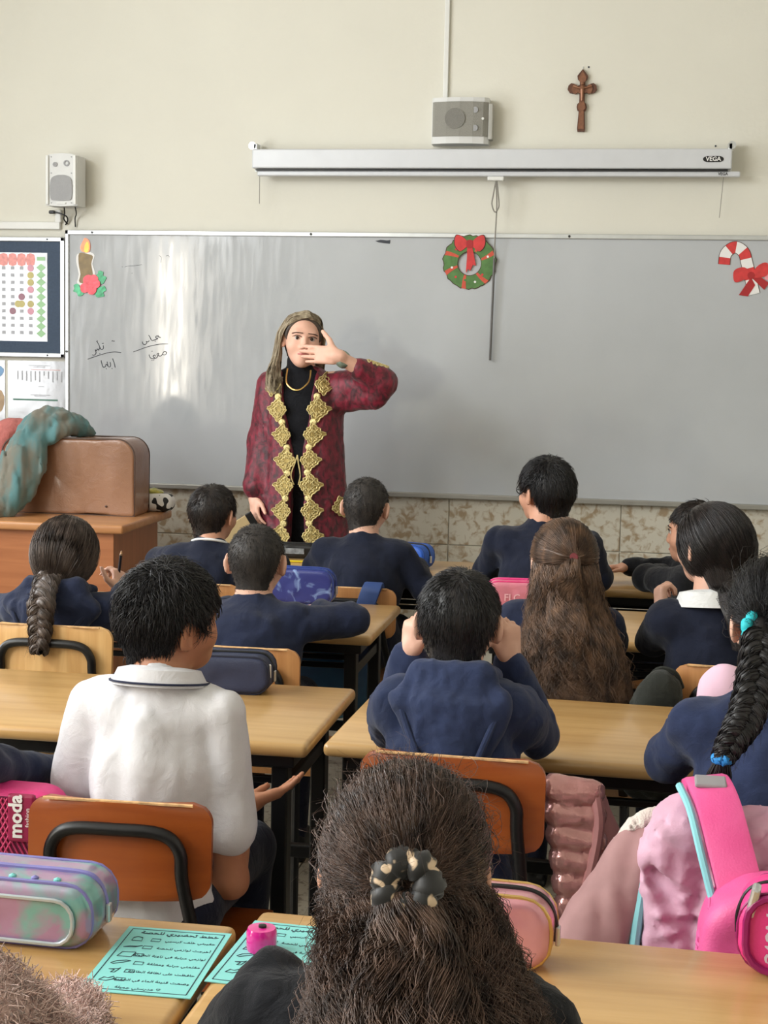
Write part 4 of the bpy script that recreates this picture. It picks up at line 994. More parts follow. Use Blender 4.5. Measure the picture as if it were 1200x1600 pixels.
case_bag('rose metallic pencil case with gold piping beside curly hair', -.185, 1.965, -4, .20, .075, .100, M_rosem, mat('gold_piping', (206, 172, 106), .3, .6, var=.1), .045)
M_hot = mat('hot_pink_nylon', (216, 44, 122), .5, rgb2=(232, 70, 142), scale=12, bump=.25, bscale=300)
nx = case_bag('hot pink quilted pencil case with silver script lettering', .258, 2.02, -7, .21, .10, .112, M_hot, mat('plum_piping', (140, 20, 90), .35, var=.1), .045)
MB().tube(upright_loop(.185, .10, .035, -.052, .008), .005, 6, True).build('front_pocket_piping', MATS['plum_piping'], nx, True)
text('script_lettering', 'Neve', .031, mat('silver_print', (206, 196, 214), .35, .3, var=.1), nx, Matrix.Translation((-.058, -.0545, .056)) @ FRONT @ Matrix.Rotation(-math.pi/2, 4, 'Z'), bold=.0004, shear=.35)
MB().box((.045, -.0535, .055), (.11, .003, .085), .002).build('printed_panel', mat('beige_print_panel', (206, 190, 178), .5, rgb2=(140, 120, 116), scale=30), nx)
MB().box((-.085, -.045, .10), (.012, .02, .045), .004, rot=(.2, .2, 0)).build('metal_puller', M_alu, nx)
M_galaxy = mat('galaxy_print', (44, 52, 120), .35, rgb2=(150, 180, 226), scale=16, detail=6, lo=.52, hi=.75, distort=2)
case_bag('blue galaxy-print pencil case beside the short-haired pupil', -1.035, 4.69, -3, .22, .06, .115, M_galaxy, mat('royal_blue_piping', (38, 60, 130), .5, var=.1), .04, zipm=MATS['royal_blue_piping'])
M_pinkc = mat('pink_embossed_vinyl', (214, 128, 146), .45, var=.12, scale=20, bump=.3, bscale=60)
pk = case_bag('pink embossed pencil case beside long wavy hair', -.335, 4.735, 6, .24, .09, .10, M_pinkc, mat('hot_pink_piping', (228, 70, 130), .45, var=.1), .035, zipm=M_hot)
text('embossed_letters', 'FLC', .03, mat('pale_pink_print', (238, 186, 196), .5, var=.1), pk, Matrix.Translation((-.04, -.0475, .05)) @ FRONT, bold=.0005)
bl = case_bag('bright blue pencil case at the end of the foremost desk', -.85, 5.60, -20, .22, .10, .09, mat('bright_blue_nylon', (32, 90, 190), .5, var=.1, bump=.2, bscale=300), mat('blue_piping', (24, 70, 150), .5, var=.1), .04)
MB().poly(smooth2([(-.02, -.02), (.02, -.025), (.03, .01), (-.01, .03)], 3), .003, Matrix.Translation((.06, -.048, .045))).build('white_print', M_paper, bl)
bk_ = case_bag('black zipped pencil case lying near the teacher', -1.30, 5.735, 2, .23, .08, .055, mat('black_vinyl', (24, 24, 26), .3, var=.1), M_black, .025)
MB().box((-.01, -.042, .03), (.12, .003, .022), .001).build('silver_print', mat('silver_patch', (150, 156, 160), .35, rgb2=(90, 92, 96), scale=60), bk_)
p_ = _props(MB().tube([(-.075, 0, .004), (.06, 0, .004), (.075, 0, .004)], .004, 6, taper=[1, 1, .2]).build('pencil', mat('yellow_paint', (226, 204, 40), .4, var=.05), None, loc=(-1.245, 5.60, DZ), rot=(0, 0, .1)), 'yellow pencil lying on the foremost desk', 'pencil')
e_ = _props(MB().box((0, 0, .01), (.05, .03, .02), .007).build('eraser', mat('dusty_pink_rubber', (190, 120, 124), .7, var=.15, scale=60), None, True, loc=(-1.165, 5.61, DZ), rot=(0, 0, .3)), 'pink eraser beside the yellow pencil', 'eraser')
# turquoise checklists
M_turq = mat('turquoise_paper', (132, 208, 204), .6, var=.03, scale=8); M_print = mat('dark_print', (40, 60, 74), .6, var=.1)
LINES = ['حقيبتي خلف كرسيي', 'أخرجت لوازمي للحصة', 'لوازمي مرتبة في زاوية الطاولة', 'مقلمتي مرتبة ومغلقة', 'حافظت على نظافة الطاولة', 'وضعت قنينة الماء في الحقيبة']
def sheet(label, x, y, rz):
    t = thing('checklist_sheet', label, 'paper', (x, y, DZ+.0004), math.radians(rz), 'turquoise checklists')
    w, h = .145, .215
    MB().box((0, 0, .0008), (w, h, .0012), 0).build('page', M_turq, t)
    for s in (-1, 1):
        MB().box((s*(w/2-.008), 0, .0016), (.0012, h-.016, .0005)).build('border_line', M_print, t)
        MB().box((0, s*(h/2-.008), .0016), (w-.016, .0012, .0005)).build('border_line', M_print, t)
    text('title', arabic('خطط تحضيري للحصة'), .0125, M_print, t, Matrix.Translation((.005, h/2-.019, .0016)), bold=.0002, extrude=.0002, res=1)
    for k, ln in enumerate(LINES):
        yy = h/2-.043-k*.0265
        text('line_of_text', arabic(ln), .0085, M_print, t, Matrix.Translation((w/2-.012, yy, .0016)), extrude=.0002, align='RIGHT', res=1)
        b = MB(); q = .006; cx = -.022-.004*(k % 3)
        b.tube([(cx-q, yy-.0045, .0017), (cx+q, yy-.0045, .0017), (cx+q, yy+.0045, .0017), (cx-q, yy+.0045, .0017)], .0005, 4, True); b.build('tick_box', M_print, t)
        ic = [[(-.008, -.006), (-.008, .004), (-.003, .008), (.004, .006), (.006, -.006)], [(-.012, -.003), (-.004, .001), (.006, .002), (.012, .005), (.004, -.001)], [(-.011, -.008), (-.008, .007), (.01, .008), (.008, -.008)],
              [(-.012, -.005), (-.006, .003), (.006, .007), (.012, .006), (.004, 0), (-.008, -.007)], [(-.003, -.007), (.0, .001), (-.008, .002), (.004, .005), (.006, .008), (.002, -.007)], [(-.01, -.006), (-.006, .003), (.0, .001), (.006, .007), (.008, -.001), (0, -.007)]][k]
        MB().tube([(p[0]-.046, p[1]+yy, .0017) for p in ic], .0006, 4, True).build('icon', M_print, t)
    text('footer', arabic('مدرستي جميلة')+' \u2661', .0085, M_print, t, Matrix.Translation((0, -h/2+.016, .0016)), extrude=.0002, res=1)
    return t
sheet('turquoise printed checklist lying beside the iridescent pencil case', -.595, 1.862, 1.5)
sheet('turquoise checklist half hidden by the curly-haired pupil', -.44, 1.915, -3)
sharp = thing('pencil_sharpener', 'glossy magenta pencil sharpener standing on a checklist', 'sharpener', (-.472, 1.925, DZ+.0016))
MB().lathe([(.001, 0), (.0185, 0), (.0205, .004), (.0205, .026), (.0185, .031), (.001, .032)], 20).build('barrel', mat('magenta_plastic', (214, 34, 140), .15, var=.06, coat=.6), sharp, True)
MB().lathe([(.001, 0), (.0055, 0), (.0055, .003), (.001, .0035)], 12, Matrix.Translation((.001, 0, .0315))).build('hole', M_black, sharp)

# ------------------------------------------------------------------ bags and jackets
def bpack(name, label, loc, rz, w, d, h, m, cat='backpack'):
    t = thing(name, label, cat, loc, math.radians(rz)); return t
b1 = bpack('backpack', 'dark blue backpack hanging behind a tan chair', (-.985, 4.793, .30), 0, .3, .14, .36, None)
M_teal = mat('dark_teal_nylon', (26, 62, 104), .4, rgb2=(40, 96, 130), scale=8, bump=.2, bscale=300)
sdf('bag_body', [bxp((0, 0, .155), (.155, .075, .155), .06, .02), bxp((0, -.07, .12), (.12, .03, .10), .03, .02)], .009, M_teal, b1, noise=folds(.005, 9))
M_roy = mat('royal_blue_webbing', (40, 66, 120), .6, var=.1)
MB().tube(catmull([(-.13, -.03, .19), (-.10, -.05, .275), (0, -.055, .303), (.10, -.05, .275), (.13, -.03, .19)], 6), .010, 8).build('top_handle', M_roy, b1, True)
MB().tube(upright_loop(.25, .19, .05, -.102, .02), .004, 6, True).build('pocket_zip', mat('pale_teal_zip', (96, 150, 170), .4, var=.1), b1)
MB().strap(catmull([(.09, .0, .24), (.115, .042, .31), (.135, .058, .38), (.145, .068, .410), (.147, .102, .419), (.147, .122, .405), (.147, .124, .38)], 5), (1, 0, 0), .06, .014).build('shoulder_strap', M_roy, b1, True)

M_mesh = mat('pink_mesh', (226, 96, 140), .6, rgb2=(214, 60, 116), scale=40)
b2_ = bpack('backpack', 'hot pink mesh backpack with black base at the white-shirted pupil', (-1.096, 2.497, .402), 2, .3, .14, .36, None)
sdf('bag_body', [slab((0, 0, .14), .255, .165, .084, .045, .02)], .007, M_hot, b2_, noise=folds(.002, 9))
sdf('black_base', [slab((0, -.002, 0), .256, .195, .094, .02, .018)], .007, M_black_c, b2_)
MB().box((.114, -.043, .245), (.016, .008, .11), .003).build('pale_side_band', mat('pale_pink_band', (216, 150, 176), .5, var=.08), b2_)
MB().box((.066, -.051, .262), (.050, .012, .085), .005).build('crimson_panel', mat('crimson_nylon', (150, 24, 72), .45, var=.1), b2_)
# the mesh pocket: a real net of diagonal cords over a dark backing
MB().box((-.012, -.0435, .245), (.21, .006, .10), 0).build('mesh_backing', mat('maroon_backing', (110, 22, 62), .7, var=.1), b2_)
nb = MB()
for kk in range(-20, 41):
    for sg in (1, -1):
        x0 = -.14+kk*.0095; pts = [(x0+sg*(z-.245)*.55, -.0482, z) for z in (.196, .294)]
        if -.125 < pts[0][0] < .095 and -.125 < pts[1][0] < .095: nb.tube(pts, .0016, 4)
o = nb.build('mesh_net', M_mesh, b2_); o['kind'] = 'stuff'
text('bag_lettering', 'moda', .034, M_paper, b2_, Matrix.Translation((.058, -.0585, .266)) @ FRONT @ Matrix.Rotation(math.pi/2, 4, 'Z'), bold=.001)
text('bag_lettering', 'fashion', .012, M_paper, b2_, Matrix.Translation((.079, -.0585, .265)) @ FRONT @ Matrix.Rotation(math.pi/2, 4, 'Z'))
text('base_lettering', "o.e.or", .04, mat('grey_white_print', (176, 176, 178), .6, var=.05), b2_, Matrix.Translation((.045, -.0515, .178)) @ FRONT, bold=-.0002)
# ------------------------------------------------------------------ pupils
H_black = hair_mat('black_hair', (14, 13, 15), (34, 31, 33)); H_dark = hair_mat('dark_brown_hair', (24, 19, 18), (50, 41, 38))
H_buzz = hair_mat('short_grey_brown_hair', (32, 29, 28), (60, 55, 52), .6); H_brown = hair_mat('wavy_brown_hair', (60, 44, 34), (124, 94, 72), .4, 40)
H_curl = hair_mat('curly_dark_brown_hair', (46, 33, 28), (106, 82, 70), .34); H_braid = hair_mat('ash_brown_hair', (58, 48, 43), (112, 98, 90), .40, 50)
M_eye = mat('eye_white', (205, 196, 190), .2, var=.02); M_iris = mat('dark_iris', (44, 28, 20), .15, var=.1); M_brow = hair_mat('eyebrow_hair', (40, 28, 24), (58, 42, 36), .7)
def ball(c, r, n=12):
    prof = [(max(.0002, r*math.sin(math.pi*i/8)), -r*math.cos(math.pi*i/8)) for i in range(9)]
    return MB().lathe(prof, n, Matrix.Translation(tuple(c)))
def face(fr, t, k=1.0, open_=1.0):
    for s in (-1, 1):
        e = ball(fr((s*.031, .073, .011)), .0125*fr.k); o = e.build('eye', M_eye, t, True)
        c = fr((s*.031+.001, .0800, .011)); ball(c, .0078*fr.k, 10).build('iris', M_iris, o, True)
        MB().tube(catmull([tuple(fr((s*(.031+q[0]*.019), .0885-q[1], .019+q[2]))) for q in ((-1, .002, -.004), (-.3, 0, .001), (.5, .002, .0015), (1.1, .010, -.004))], 4), .0016*fr.k, 5).build('eyelid_line', M_brow, t)
        MB().tube(catmull([tuple(fr((s*(.031+q[0]*.02), .0895-q[1], .030+q[2]))) for q in ((-1, -.001, .003), (0, .001, .003), (.6, .006, .002), (1.2, .017, -.003))], 4), .0030*fr.k, 5, flat=.6).build('eyebrow', M_brow, t)
    MB().tube(catmull([tuple(fr(q)) for q in ((-.022, .082, -.0555), (-.01, .0925, -.054), (0, .0945, -.0555), (.01, .0925, -.054), (.022, .082, -.0555))], 4), .0042*fr.k, 6).build('lips', mat('lip_skin', (182, 96, 92), .4, var=.08), t, True)
def collar_band(name, t, c, r1, r2, z1, z2, m, trim=None, gap=40, tilt=.012, ell=.92):
    """turned-down collar: a thick band from the neck (r1, z1) out to (r2, z2), open at the front"""
    V, F = [], []; n = 36
    for i in range(n+1):
        a = math.radians(90+gap/2+(360-gap)*i/n); ca, sa = math.cos(a), math.sin(a)
        for (r, z, o) in ((r1, z1, 0), ((r1+r2)/2+.004, z1-.004, 0), (r2, z2, 0), (r2-.006, z2-.001, 0), (r1+.001, z1-.02, 0)):
            V.append((c[0]+r*ca, c[1]+r*sa*ell, c[2]+z-tilt*sa*(-1 if z == z1 else -1)*-1))
    for i in range(n):
        for j in range(5): p = i*5; F.append([p+j, p+5+j, p+5+(j+1) % 5, p+(j+1) % 5])
    F += [[0, 1, 2, 3, 4], [n*5+4, n*5+3, n*5+2, n*5+1, n*5]]
    b = MB(); b.add((V, F)); o = b.build(name, m, t, True)
    if trim:
        MB().tube([(V[i*5+2][0]*1.0+(V[i*5+2][0]-c[0])*.012, V[i*5+2][1]+(V[i*5+2][1]-c[1])*.012, V[i*5+2][2]+.006) for i in range(n+1)], .0022, 5).build('collar_trim', trim, o, True)
    return o
def neck_ring(t, c, r, m, rad=.004, tilt=.02, ell=.85, name='neckline_edge'):
    MB().tube([(c[0]+r*math.cos(a), c[1]+r*math.sin(a)*ell, c[2]+tilt*-math.sin(a)) for a in np.linspace(0, 6.283, 32, endpoint=False)], rad, 6, True).build(name, m, t, True)
def hood(t, S, nk, m, size=1.0, drop=.15, seed=0.):
    n = lambda x, y, z: nk+v3((x, y, z))
    P = [rc(n(-.070, .03, .004), n(-.058, -.055, .022), .020, .025, .02), rc(n(.070, .03, .004), n(.058, -.055, .022), .020, .025, .02), rc(n(-.058, -.055, .022), n(.058, -.055, .022), .025, .025, .02)]
    for u in np.linspace(-1, 1, 11):
        top_ = n(.100*u*size, -.070-.034*(1-u*u), -.032-.004*u); tip = n(.016+.010*u, -.162+.012*abs(u), -.050-drop)
        P += [rc(top_, tip, .026, .016, .008), rc(n(.058*u, -.060, .018), top_, .024, .026, .010)]
    o = sdf('hood', P, .005, m, t, noise=[folds(.007, 12, (1.6, 1, .5), seed), folds(.003, 34, (1, 1, 1), seed)])
    hem = [n(-.100*size, -.088, -.030), n(-.060*size, -.135, -.035-drop*.45), n(.004, -.174, -.052-drop), n(.016, -.180, -.062-drop), n(.028, -.174, -.052-drop), n(.070*size, -.135, -.035-drop*.45), n(.100*size, -.088, -.034)]
    MB().tube(catmull([tuple(p) for p in hem], 6), .0065, 8).build('hood_hem', m, o, True)
    return o

# --- pupil in white polo shirt
t, fr, q = child('pupil in white polo shirt with navy collar line, arm reaching out', -.835, 2.545, 1.082, rz=-2, lean=.05, head=(-40, 2, 6), hk=.89, cloth=M_polo, skin=M_skin2, shw=.120, fold=.0056,
    arms={'L': ((-.995, 2.63, .62), (-.965, 2.82, .60)), 'R': ((-.695, 2.60, .525), (-.728, 2.82, .598), dict(d=(.16, .12, .05), back=(.2, -.3, -1), world=True, curl=(.12, .2, .15), side=1, thumb=(.7, .5), s=.92))},
    long_sleeve=False, legs=M_trs, hoff=(.01, .0), seed=1.)
short_hair(fr, H_black, t, .036, 7000, .010, .7, .5, crown=(.01, -.03, .10), r=.0010, seed=5, top=.008, nape=-.088)
face(fr, t); collar_band('polo_collar', t, q['nk']+v3((0, -.004, 0)), .053, .088, .024, -.008, M_polo, mat('navy_trim', (30, 36, 62), .8, var=.1))
# --- hooded pupil
t, fr, q = child('pupil in navy hooded sweatshirt, cheeks propped in both hands', -.325, 2.735, 1.066, lean=.085, head=(0, -6, 0), hk=.90, cloth=M_navyb, shw=.112, fold=.008, girth=.95,
    arms={'L': ((-.475, 2.97, .73), (-.428, 2.935, .89), dict(d=(.03, .0, 1), back=(-.8, -.6, 0), world=True, curl=(.9, 1.0, .6), side=1, s=.8, thumb=(.5, .2))),
          'R': ((-.172, 2.98, .73), (-.232, 2.935, .89), dict(d=(-.03, 0, 1), back=(.8, -.6, 0), world=True, curl=(.9, 1.0, .6), side=-1, s=.8, thumb=(.5, .2)))}, seed=2.)
short_hair(fr, H_black, t, .018, 7000, .009, .3, .2, r=.0008, seed=6, nape=-.088); face(fr, t); hood(t, q['S'], q['nk'], M_navyb, .92, .15, 2.)
# --- buzz-cut pupil, second row
t, fr, q = child('pupil with cropped hair, navy sweater and right elbow on the desk', -1.02, 3.91, .998, lean=.10, head=(0, -4, 0), hk=.92, cloth=M_navy, shw=.136, fold=.005, girth=1.14,
    arms={'R': ((-.762, 4.08, .742), (-.90, 4.29, .732))}, seed=3.)
short_hair(fr, H_buzz, t, .008, 7000, .005, .5, .15, r=.0007, seed=7, nape=-.088); face(fr, t)
# --- cropped pupil near the teacher
t, fr, q = child('pupil with cropped grey-brown hair before the teacher in dark navy sweater', -.915, 5.042, 1.045, lean=.07, head=(-6, -2, 3), hk=.92, cloth=M_navy2, shw=.134, fold=.005, girth=1.12,
    arms={'R': ((-.705, 5.12, .68), (-.76, 5.33, .73)), 'L': ((-1.09, 5.16, .72), (-1.02, 5.36, .727))}, seed=4.)
short_hair(fr, H_buzz, t, .008, 6000, .005, .5, .15, r=.0008, seed=8, nape=-.088); face(fr, t)
# --- dark-haired pupil with white edged collar
t, fr, q = child('pupil with smooth dark hair and thin white line around the neckline', -1.437, 4.985, 1.006, lean=.06, head=(-14, 0, 2), hk=.90, cloth=M_navy2, shw=.118, fold=.005, seed=5., skin=M_skin3)
short_hair(fr, H_dark, t, .018, 5200, .009, .3, .15, r=.0009, seed=9, nape=-.088); face(fr, t); neck_ring(t, q['nk']+v3((0, 0, .004)), .062, M_whitec, .0045)
# --- tall pupil with glasses
t, fr, q = child('tall pupil with thick black hair and glasses, head turned aside', -.305, 5.035, 1.122, lean=.05, head=(42, 0, 0), hk=.95, cloth=M_navy2, shw=.150, fold=.006, girth=1.12, seed=6., skin=M_skin3, shz=.872,
    arms={'L': ((-.50, 5.17, .735), (-.40, 5.34, .732)), 'R': ((-.115, 5.16, .735), (-.22, 5.33, .732))})
short_hair(fr, H_black, t, .028, 5600, .014, .5, .3, crown=(-.02, -.05, .10), r=.0010, seed=10, top=.008, nape=-.085); face(fr, t)
def specs(fr, t, m):
    g = MB()
    for s in (-1, 1):
        g.tube([tuple(fr((s*.031+.021*math.cos(a), .098, .008+.016*math.sin(a)))) for a in np.linspace(0, 6.283, 16, endpoint=False)], .0017, 5, True)
    g.tube([tuple(fr((-.010, .1, .012))), tuple(fr((.010, .1, .012)))], .0016, 5)
    o = g.build('glasses_front', m, t)
    for s in (-1, 1): MB().tube(catmull([tuple(fr(p)) for p in ((s*.052, .097, .012), (s*.078, .06, .012), (s*.083, .0, .012), (s*.082, -.022, .0))], 4), .0018, 5).build('glasses_arm', m, t)
specs(fr, t, M_black)
# --- pupil leaning along the desk
t, fr, q = child('pupil leaning sideways with folded arms on the desk, below the candy cane', .30, 5.06, 1.0, rz=48, lean=.10, head=(24, -4, 0), hk=.92, cloth=M_black_c, shw=.118, fold=.006, seed=7., skin=M_skin3,
    arms={'L': ((.035, 5.20, .735), (.09, 5.36, .735)), 'R': ((.13, 5.47, .735), (-.03, 5.45, .735), dict(d=(-.2, -.06, .0), back=(0, .2, 1), world=True))}, legs=M_trs)
short_hair(fr, H_dark, t, .02, 3600, .009, .4, .2, r=.0010, seed=11, nape=-.07); face(fr, t)

# --- braided pupil with pencil
t, fr, q = child('pupil with one long ash-brown braid and navy hoodie, pencil raised', -1.535, 3.86, 1.004, lean=.07, head=(-12, -3, 4), hk=.88, cloth=M_navy, shw=.122, fold=.006, seed=8.,
    arms={'R': ((-1.365, 4.0, .785), (-1.428, 4.11, .785), dict(d=(-.03, .05, .1), back=(.8, -.2, .3), world=True, curl=(.9, .9, .5), side=-1))})
face(fr, t); T = Tufts(); T.add(sdf_mesh([scalp_cap(fr, .008, nape=-.08), el((0.005, -.05, -.06), (.045, .045, .045), .03, fr), el((.004, -.07, -.095), (.026, .026, .03), .02, fr)], .006))
T.add(pulled_strands(fr, (.022, -.100, -.105), 4600, .012, 12, .0007, jitter=.002, wave=.0008))
n_ = fr((.022, -.080, -.085)); T.add(braid([tuple(fr((.022, -.092, -.045))), tuple(fr((.026, -.142, -.085))), (n_[0]+.026, -.132, .81), (n_[0]+.034, -.158, .755), (n_[0]+.040, -.182, .695)], [.044, .048, .045, .040, .030], 3.6, fuzz=120))
T.build('braided_hair', H_braid, t); hood(t, q['S'], q['nk'], M_navy, 1.1, .11, 5.)
pn = MB().tube([(0, 0, 0), (0, 0, .12), (0, 0, .13), (0, 0, .142)], .0042, 7, taper=[1, 1, 1, .1]).build('pencil', mat('dark_pencil_paint', (30, 32, 44), .35, var=.1), None, loc=(-1.452, 4.135, .765), rot=(.12, .16, 0))
_props(pn, 'dark pencil held upright by the braided pupil', 'pencil'); pn2 = MB().tube([(0, 0, .1285), (0, 0, .140)], .0045, 7, taper=[1, .35]).build('bare_wood_tip', mat('pencil_wood', (222, 176, 130), .6, var=.05), pn)

# --- long wavy hair
t, fr, q = child('pupil with long wavy brown hair half tied back and glasses', -.185, 3.86, 1.045, lean=.06, head=(16, -2, 0), hk=.93, cloth=M_navy, shw=.118, fold=.005, seed=9., arms={'R': ((-.055, 4.0, .735), (-.12, 4.20, .732))})
face(fr, t); specs(fr, t, mat('thin_gold_frame', (170, 140, 90), .3, .7, var=.05))
hx, hy = float(fr.o[0]), float(fr.o[1]); T = Tufts()
G = [(hx+.004, hy-.03, 1.005, .066, .072), (hx+.008, hy-.035, .95, .082, .082), (hx+.015, hy-.075, .87, .093, .085), (hx+.03, hy-.145, .80, .112, .080), (hx+.042, hy-.205, .72, .132, .065), (hx+.048, hy-.245, .65, .142, .055), (hx+.05, hy-.26, .575, .12, .045)]
T.add(sdf_mesh([scalp_cap(fr, .014, nape=-.08)], .006)); T.add(sdf_mesh(loft_core(G[1:], .8), .008, noise=folds(.008, 22, (1.5, 1.5, .4))))
T.add(pulled_strands(fr, (.0, -.125, .025), 3200, .013, 13, .0008, jitter=.002, nape=.0))
T.add(loft_strands(G[1:], 4200, (172, 368), 14, .0008, wave=.018, freq=3.6, depth=.24, m_pts=28, curl=.009, clump=150, endvar=.22))
T.add(loft_strands(G[1:], 700, (170, 370), 15, .0005, wave=.018, freq=4, depth=.1, m_pts=24, curl=.012, frizz=.0014, endvar=.3))
T.add(loft_strands([(fr((0, -.118, .03))[0], fr((0, -.118, .03))[1], fr((0, -.118, .03))[2], .018, .012), (hx+.015, hy-.145, .90, .04, .022), (hx+.03, hy-.215, .80, .055, .02), (hx+.04, hy-.27, .70, .07, .02)], 1100, (150, 390), 16, .0008, wave=.024, freq=2.8, m_pts=20, curl=.006, clump=70))
T.build('long_wavy_hair', H_brown, t)
for s in (-1, 1): MB().tube(catmull([tuple(fr((s*.080, -.03, .050))), tuple(fr((s*.066, -.082, .045))), tuple(fr((s*.03, -.117, .035))), tuple(fr((0, -.124, .03)))], 6), .0055, 8).build('twisted_strand', H_brown, t, True)
MB().lathe([(.002, -.004), (.010, -.004), (.012, 0), (.010, .004), (.002, .004)], 12, Matrix.Translation(tuple(fr((0, -.128, .03)))) @ Matrix.Rotation(1.5, 4, 'X')).build('hair_tie', mat('maroon_elastic', (120, 50, 56), .7, var=.1), t, True)

# --- sleek dark hair, white collar
t, fr, q = child('pupil with sleek dark hair and white collar, fist raised', .205, 3.855, 1.106, rz=10, lean=.05, head=(26, -2, 0), hk=.93, cloth=M_navy2, shw=.122, fold=.006, seed=10., shz=.835,
    arms={'L': ((.052, 3.99, .748), (.075, 4.10, .80), dict(d=(-.01, .03, .1), back=(-.9, -.3, .2), world=True, curl=(1.1, 1.2, .7), side=-1, s=.9))})
face(fr, t); hx, hy = float(fr.o[0]), float(fr.o[1]); T = Tufts()
G = [(hx+.012, hy-.035, 1.03, .070, .070), (hx+.022, hy-.045, .97, .068, .066), (hx+.036, hy-.075, .91, .056, .050), (hx+.05, hy-.135, .85, .040, .034), (hx+.055, hy-.17, .77, .03, .026)]
T.add(sdf_mesh([scalp_cap(fr, .012, top=.004, nape=-.08, ear=-.03)]+loft_core(G, .93), .007))
T.add(pulled_strands(fr, (.028, -.10, -.10), 4200, .013, 17, .0006, jitter=.0015, nape=-.08, ear=-.03)); T.add(loft_strands(G[1:], 2200, (150, 390), 18, .0006, wave=.002, freq=1, depth=.06, m_pts=12))
T.build('sleek_hair', hair_mat('sleek_black_brown_hair', (22, 17, 17), (46, 37, 36), .32, 50), t)
collar_band('white_collar', t, q['nk']+v3((-.005, .0, .0)), .056, .092, .026, -.016, M_whitec, gap=50)

# --- braided pupil with blue ties
t, fr, q = child('pupil with thick dark braid tied with blue elastic, navy sweatshirt', .262, 2.70, 1.112, rz=4, lean=.06, head=(6, -2, 0), hk=.94, cloth=M_navyb, shw=.135, fold=.006, seed=11., girth=1.12, shz=.845,
    arms={'L': ((.075, 2.84, .738), (.14, 3.06, .725))})
face(fr, t); T = Tufts(); T.add(sdf_mesh([scalp_cap(fr, .012, nape=-.07)], .006)); tie = (-.052, -.098, .012)
T.add(pulled_strands(fr, tie, 5000, .013, 19, .0006, jitter=.002)); T.add(pulled_strands(fr, tie, 700, .020, 20, .0004, jitter=.012, fray=1))
a0 = fr(tie); a1 = fr((-.062, -.125, -.01))
bp = [tuple(a0), tuple(a1), (a1[0]-.012, -.065, .94), (a1[0]-.030, -.105, .885), (a1[0]-.050, -.128, .855), (a1[0]-.072, -.14, .818)]
T.add(sdf_mesh([rc(a0, a1, .018, .020, .01)], .006)); T.add(braid(bp[1:], [.042, .041, .039, .034, .024], 4.2, fuzz=160))
e_ = v3(bp[-1]); T.add(loft_strands([(*e_, .010, .010), (*(e_+v3((-.004, 0, -.03))), .022, .014), (*(e_+v3((-.008, 0, -.075))), .016, .010)], 220, (0, 360), 21, .0012, wave=.002, m_pts=8, depth=.9))
T.build('braided_hair', H_black, t)
def scr(t, c, r, rad, m, name, tiltx=0, n=40, lob=9, tz=0):
    R = Matrix.Rotation(tz, 3, 'Z') @ Matrix.Rotation(tiltx, 3, 'X'); P = []
    tp = []
    for i in range(n):
        a = 6.2832*i/n; P.append(tuple(Vector(tuple(c))+R @ Vector((r*math.cos(a), r*math.sin(a), .18*rad*math.sin(lob*a))))); tp.append(1+.13*math.sin(lob*a+1)+.10*math.sin(2.7*lob*a))
    o = MB().tube(P, rad, 10, True, taper=tp).build(name, m, t, True); return o
scr(t, fr((-.054, -.106, .004)), .027, .0105, mat('turquoise_cloth', (40, 186, 196), .7, var=.1), 'turquoise_scrunchie', 1.0)
scr(t, e_, .010, .0085, mat('bright_blue_cloth', (40, 140, 214), .7, var=.15), 'blue_hair_tie')
neck_ring(t, q['nk']+v3((0, 0, .01)), .062, M_whitec, .005)

# --- curly pupil in the foreground
t, fr, q = child('curly-haired pupil in black sweater seen close, hair half tied', -.205, 1.315, 1.076, lean=.06, head=(0, -8, -2), hk=.87, cloth=M_black_c, shw=.128, fold=.008, seed=12., skin=M_skin3, girth=1.05, vx=.0065, shz=.862,
    arms={'L': ((-.41, 1.44, .735), (-.30, 1.60, .725)), 'R': ((-.005, 1.44, .735), (-.10, 1.60, .725))})
face(fr, t); hx, hy = float(fr.o[0]), float(fr.o[1]); T = Tufts(); tie = np.array((.018, -.112, .012)); tw = fr(tie)
T.add(sdf_mesh([scalp_cap(fr, .012, nape=-.078)], .005))
T.add(pulled_strands(fr, tie, 6500, .012, 22, .0006, m_pts=14, jitter=.0015, wave=.0013)); T.add(pulled_strands(fr, tie, 700, .017, 23, .0003, m_pts=18, jitter=.008, wave=.003))
G = [(hx, hy-.03, 1.0, .066, .070), (hx+.010, hy-.05, .965, .080, .085), (hx+.028, hy-.09, .915, .094, .090), (hx+.045, hy-.145, .86, .115, .085), (hx+.055, hy-.18, .80, .126, .070), (hx+.058, hy-.20, .74, .115, .055)]
T.add(sdf_mesh(loft_core(G, .8), .007, noise=folds(.012, 26, (1.4, 1.4, .6))))
T.add(loft_strands(G, 3600, (165, 375), 24, .0007, wave=.016, freq=3.0, depth=.28, m_pts=40, curl=.012, clump=190, endvar=.2))
T.add(loft_strands(G, 1500, (155, 385), 25, .00035, wave=.018, freq=3.5, depth=.05, m_pts=36, curl=.016, frizz=.0010, endvar=.3))
P_ = [(tw[0], tw[1]-.012, tw[2], .022, .014), (hx+.025, hy-.135, tw[2]-.04, .042, .026), (hx+.038, hy-.185, tw[2]-.10, .060, .03), (hx+.048, hy-.235, tw[2]-.17, .075, .03), (hx+.05, hy-.25, tw[2]-.24, .08, .03)]
T.add(loft_strands(P_, 2000, (100, 440), 26, .0007, wave=.020, freq=2.6, depth=.5, m_pts=34, curl=.010, clump=140, endvar=.2))
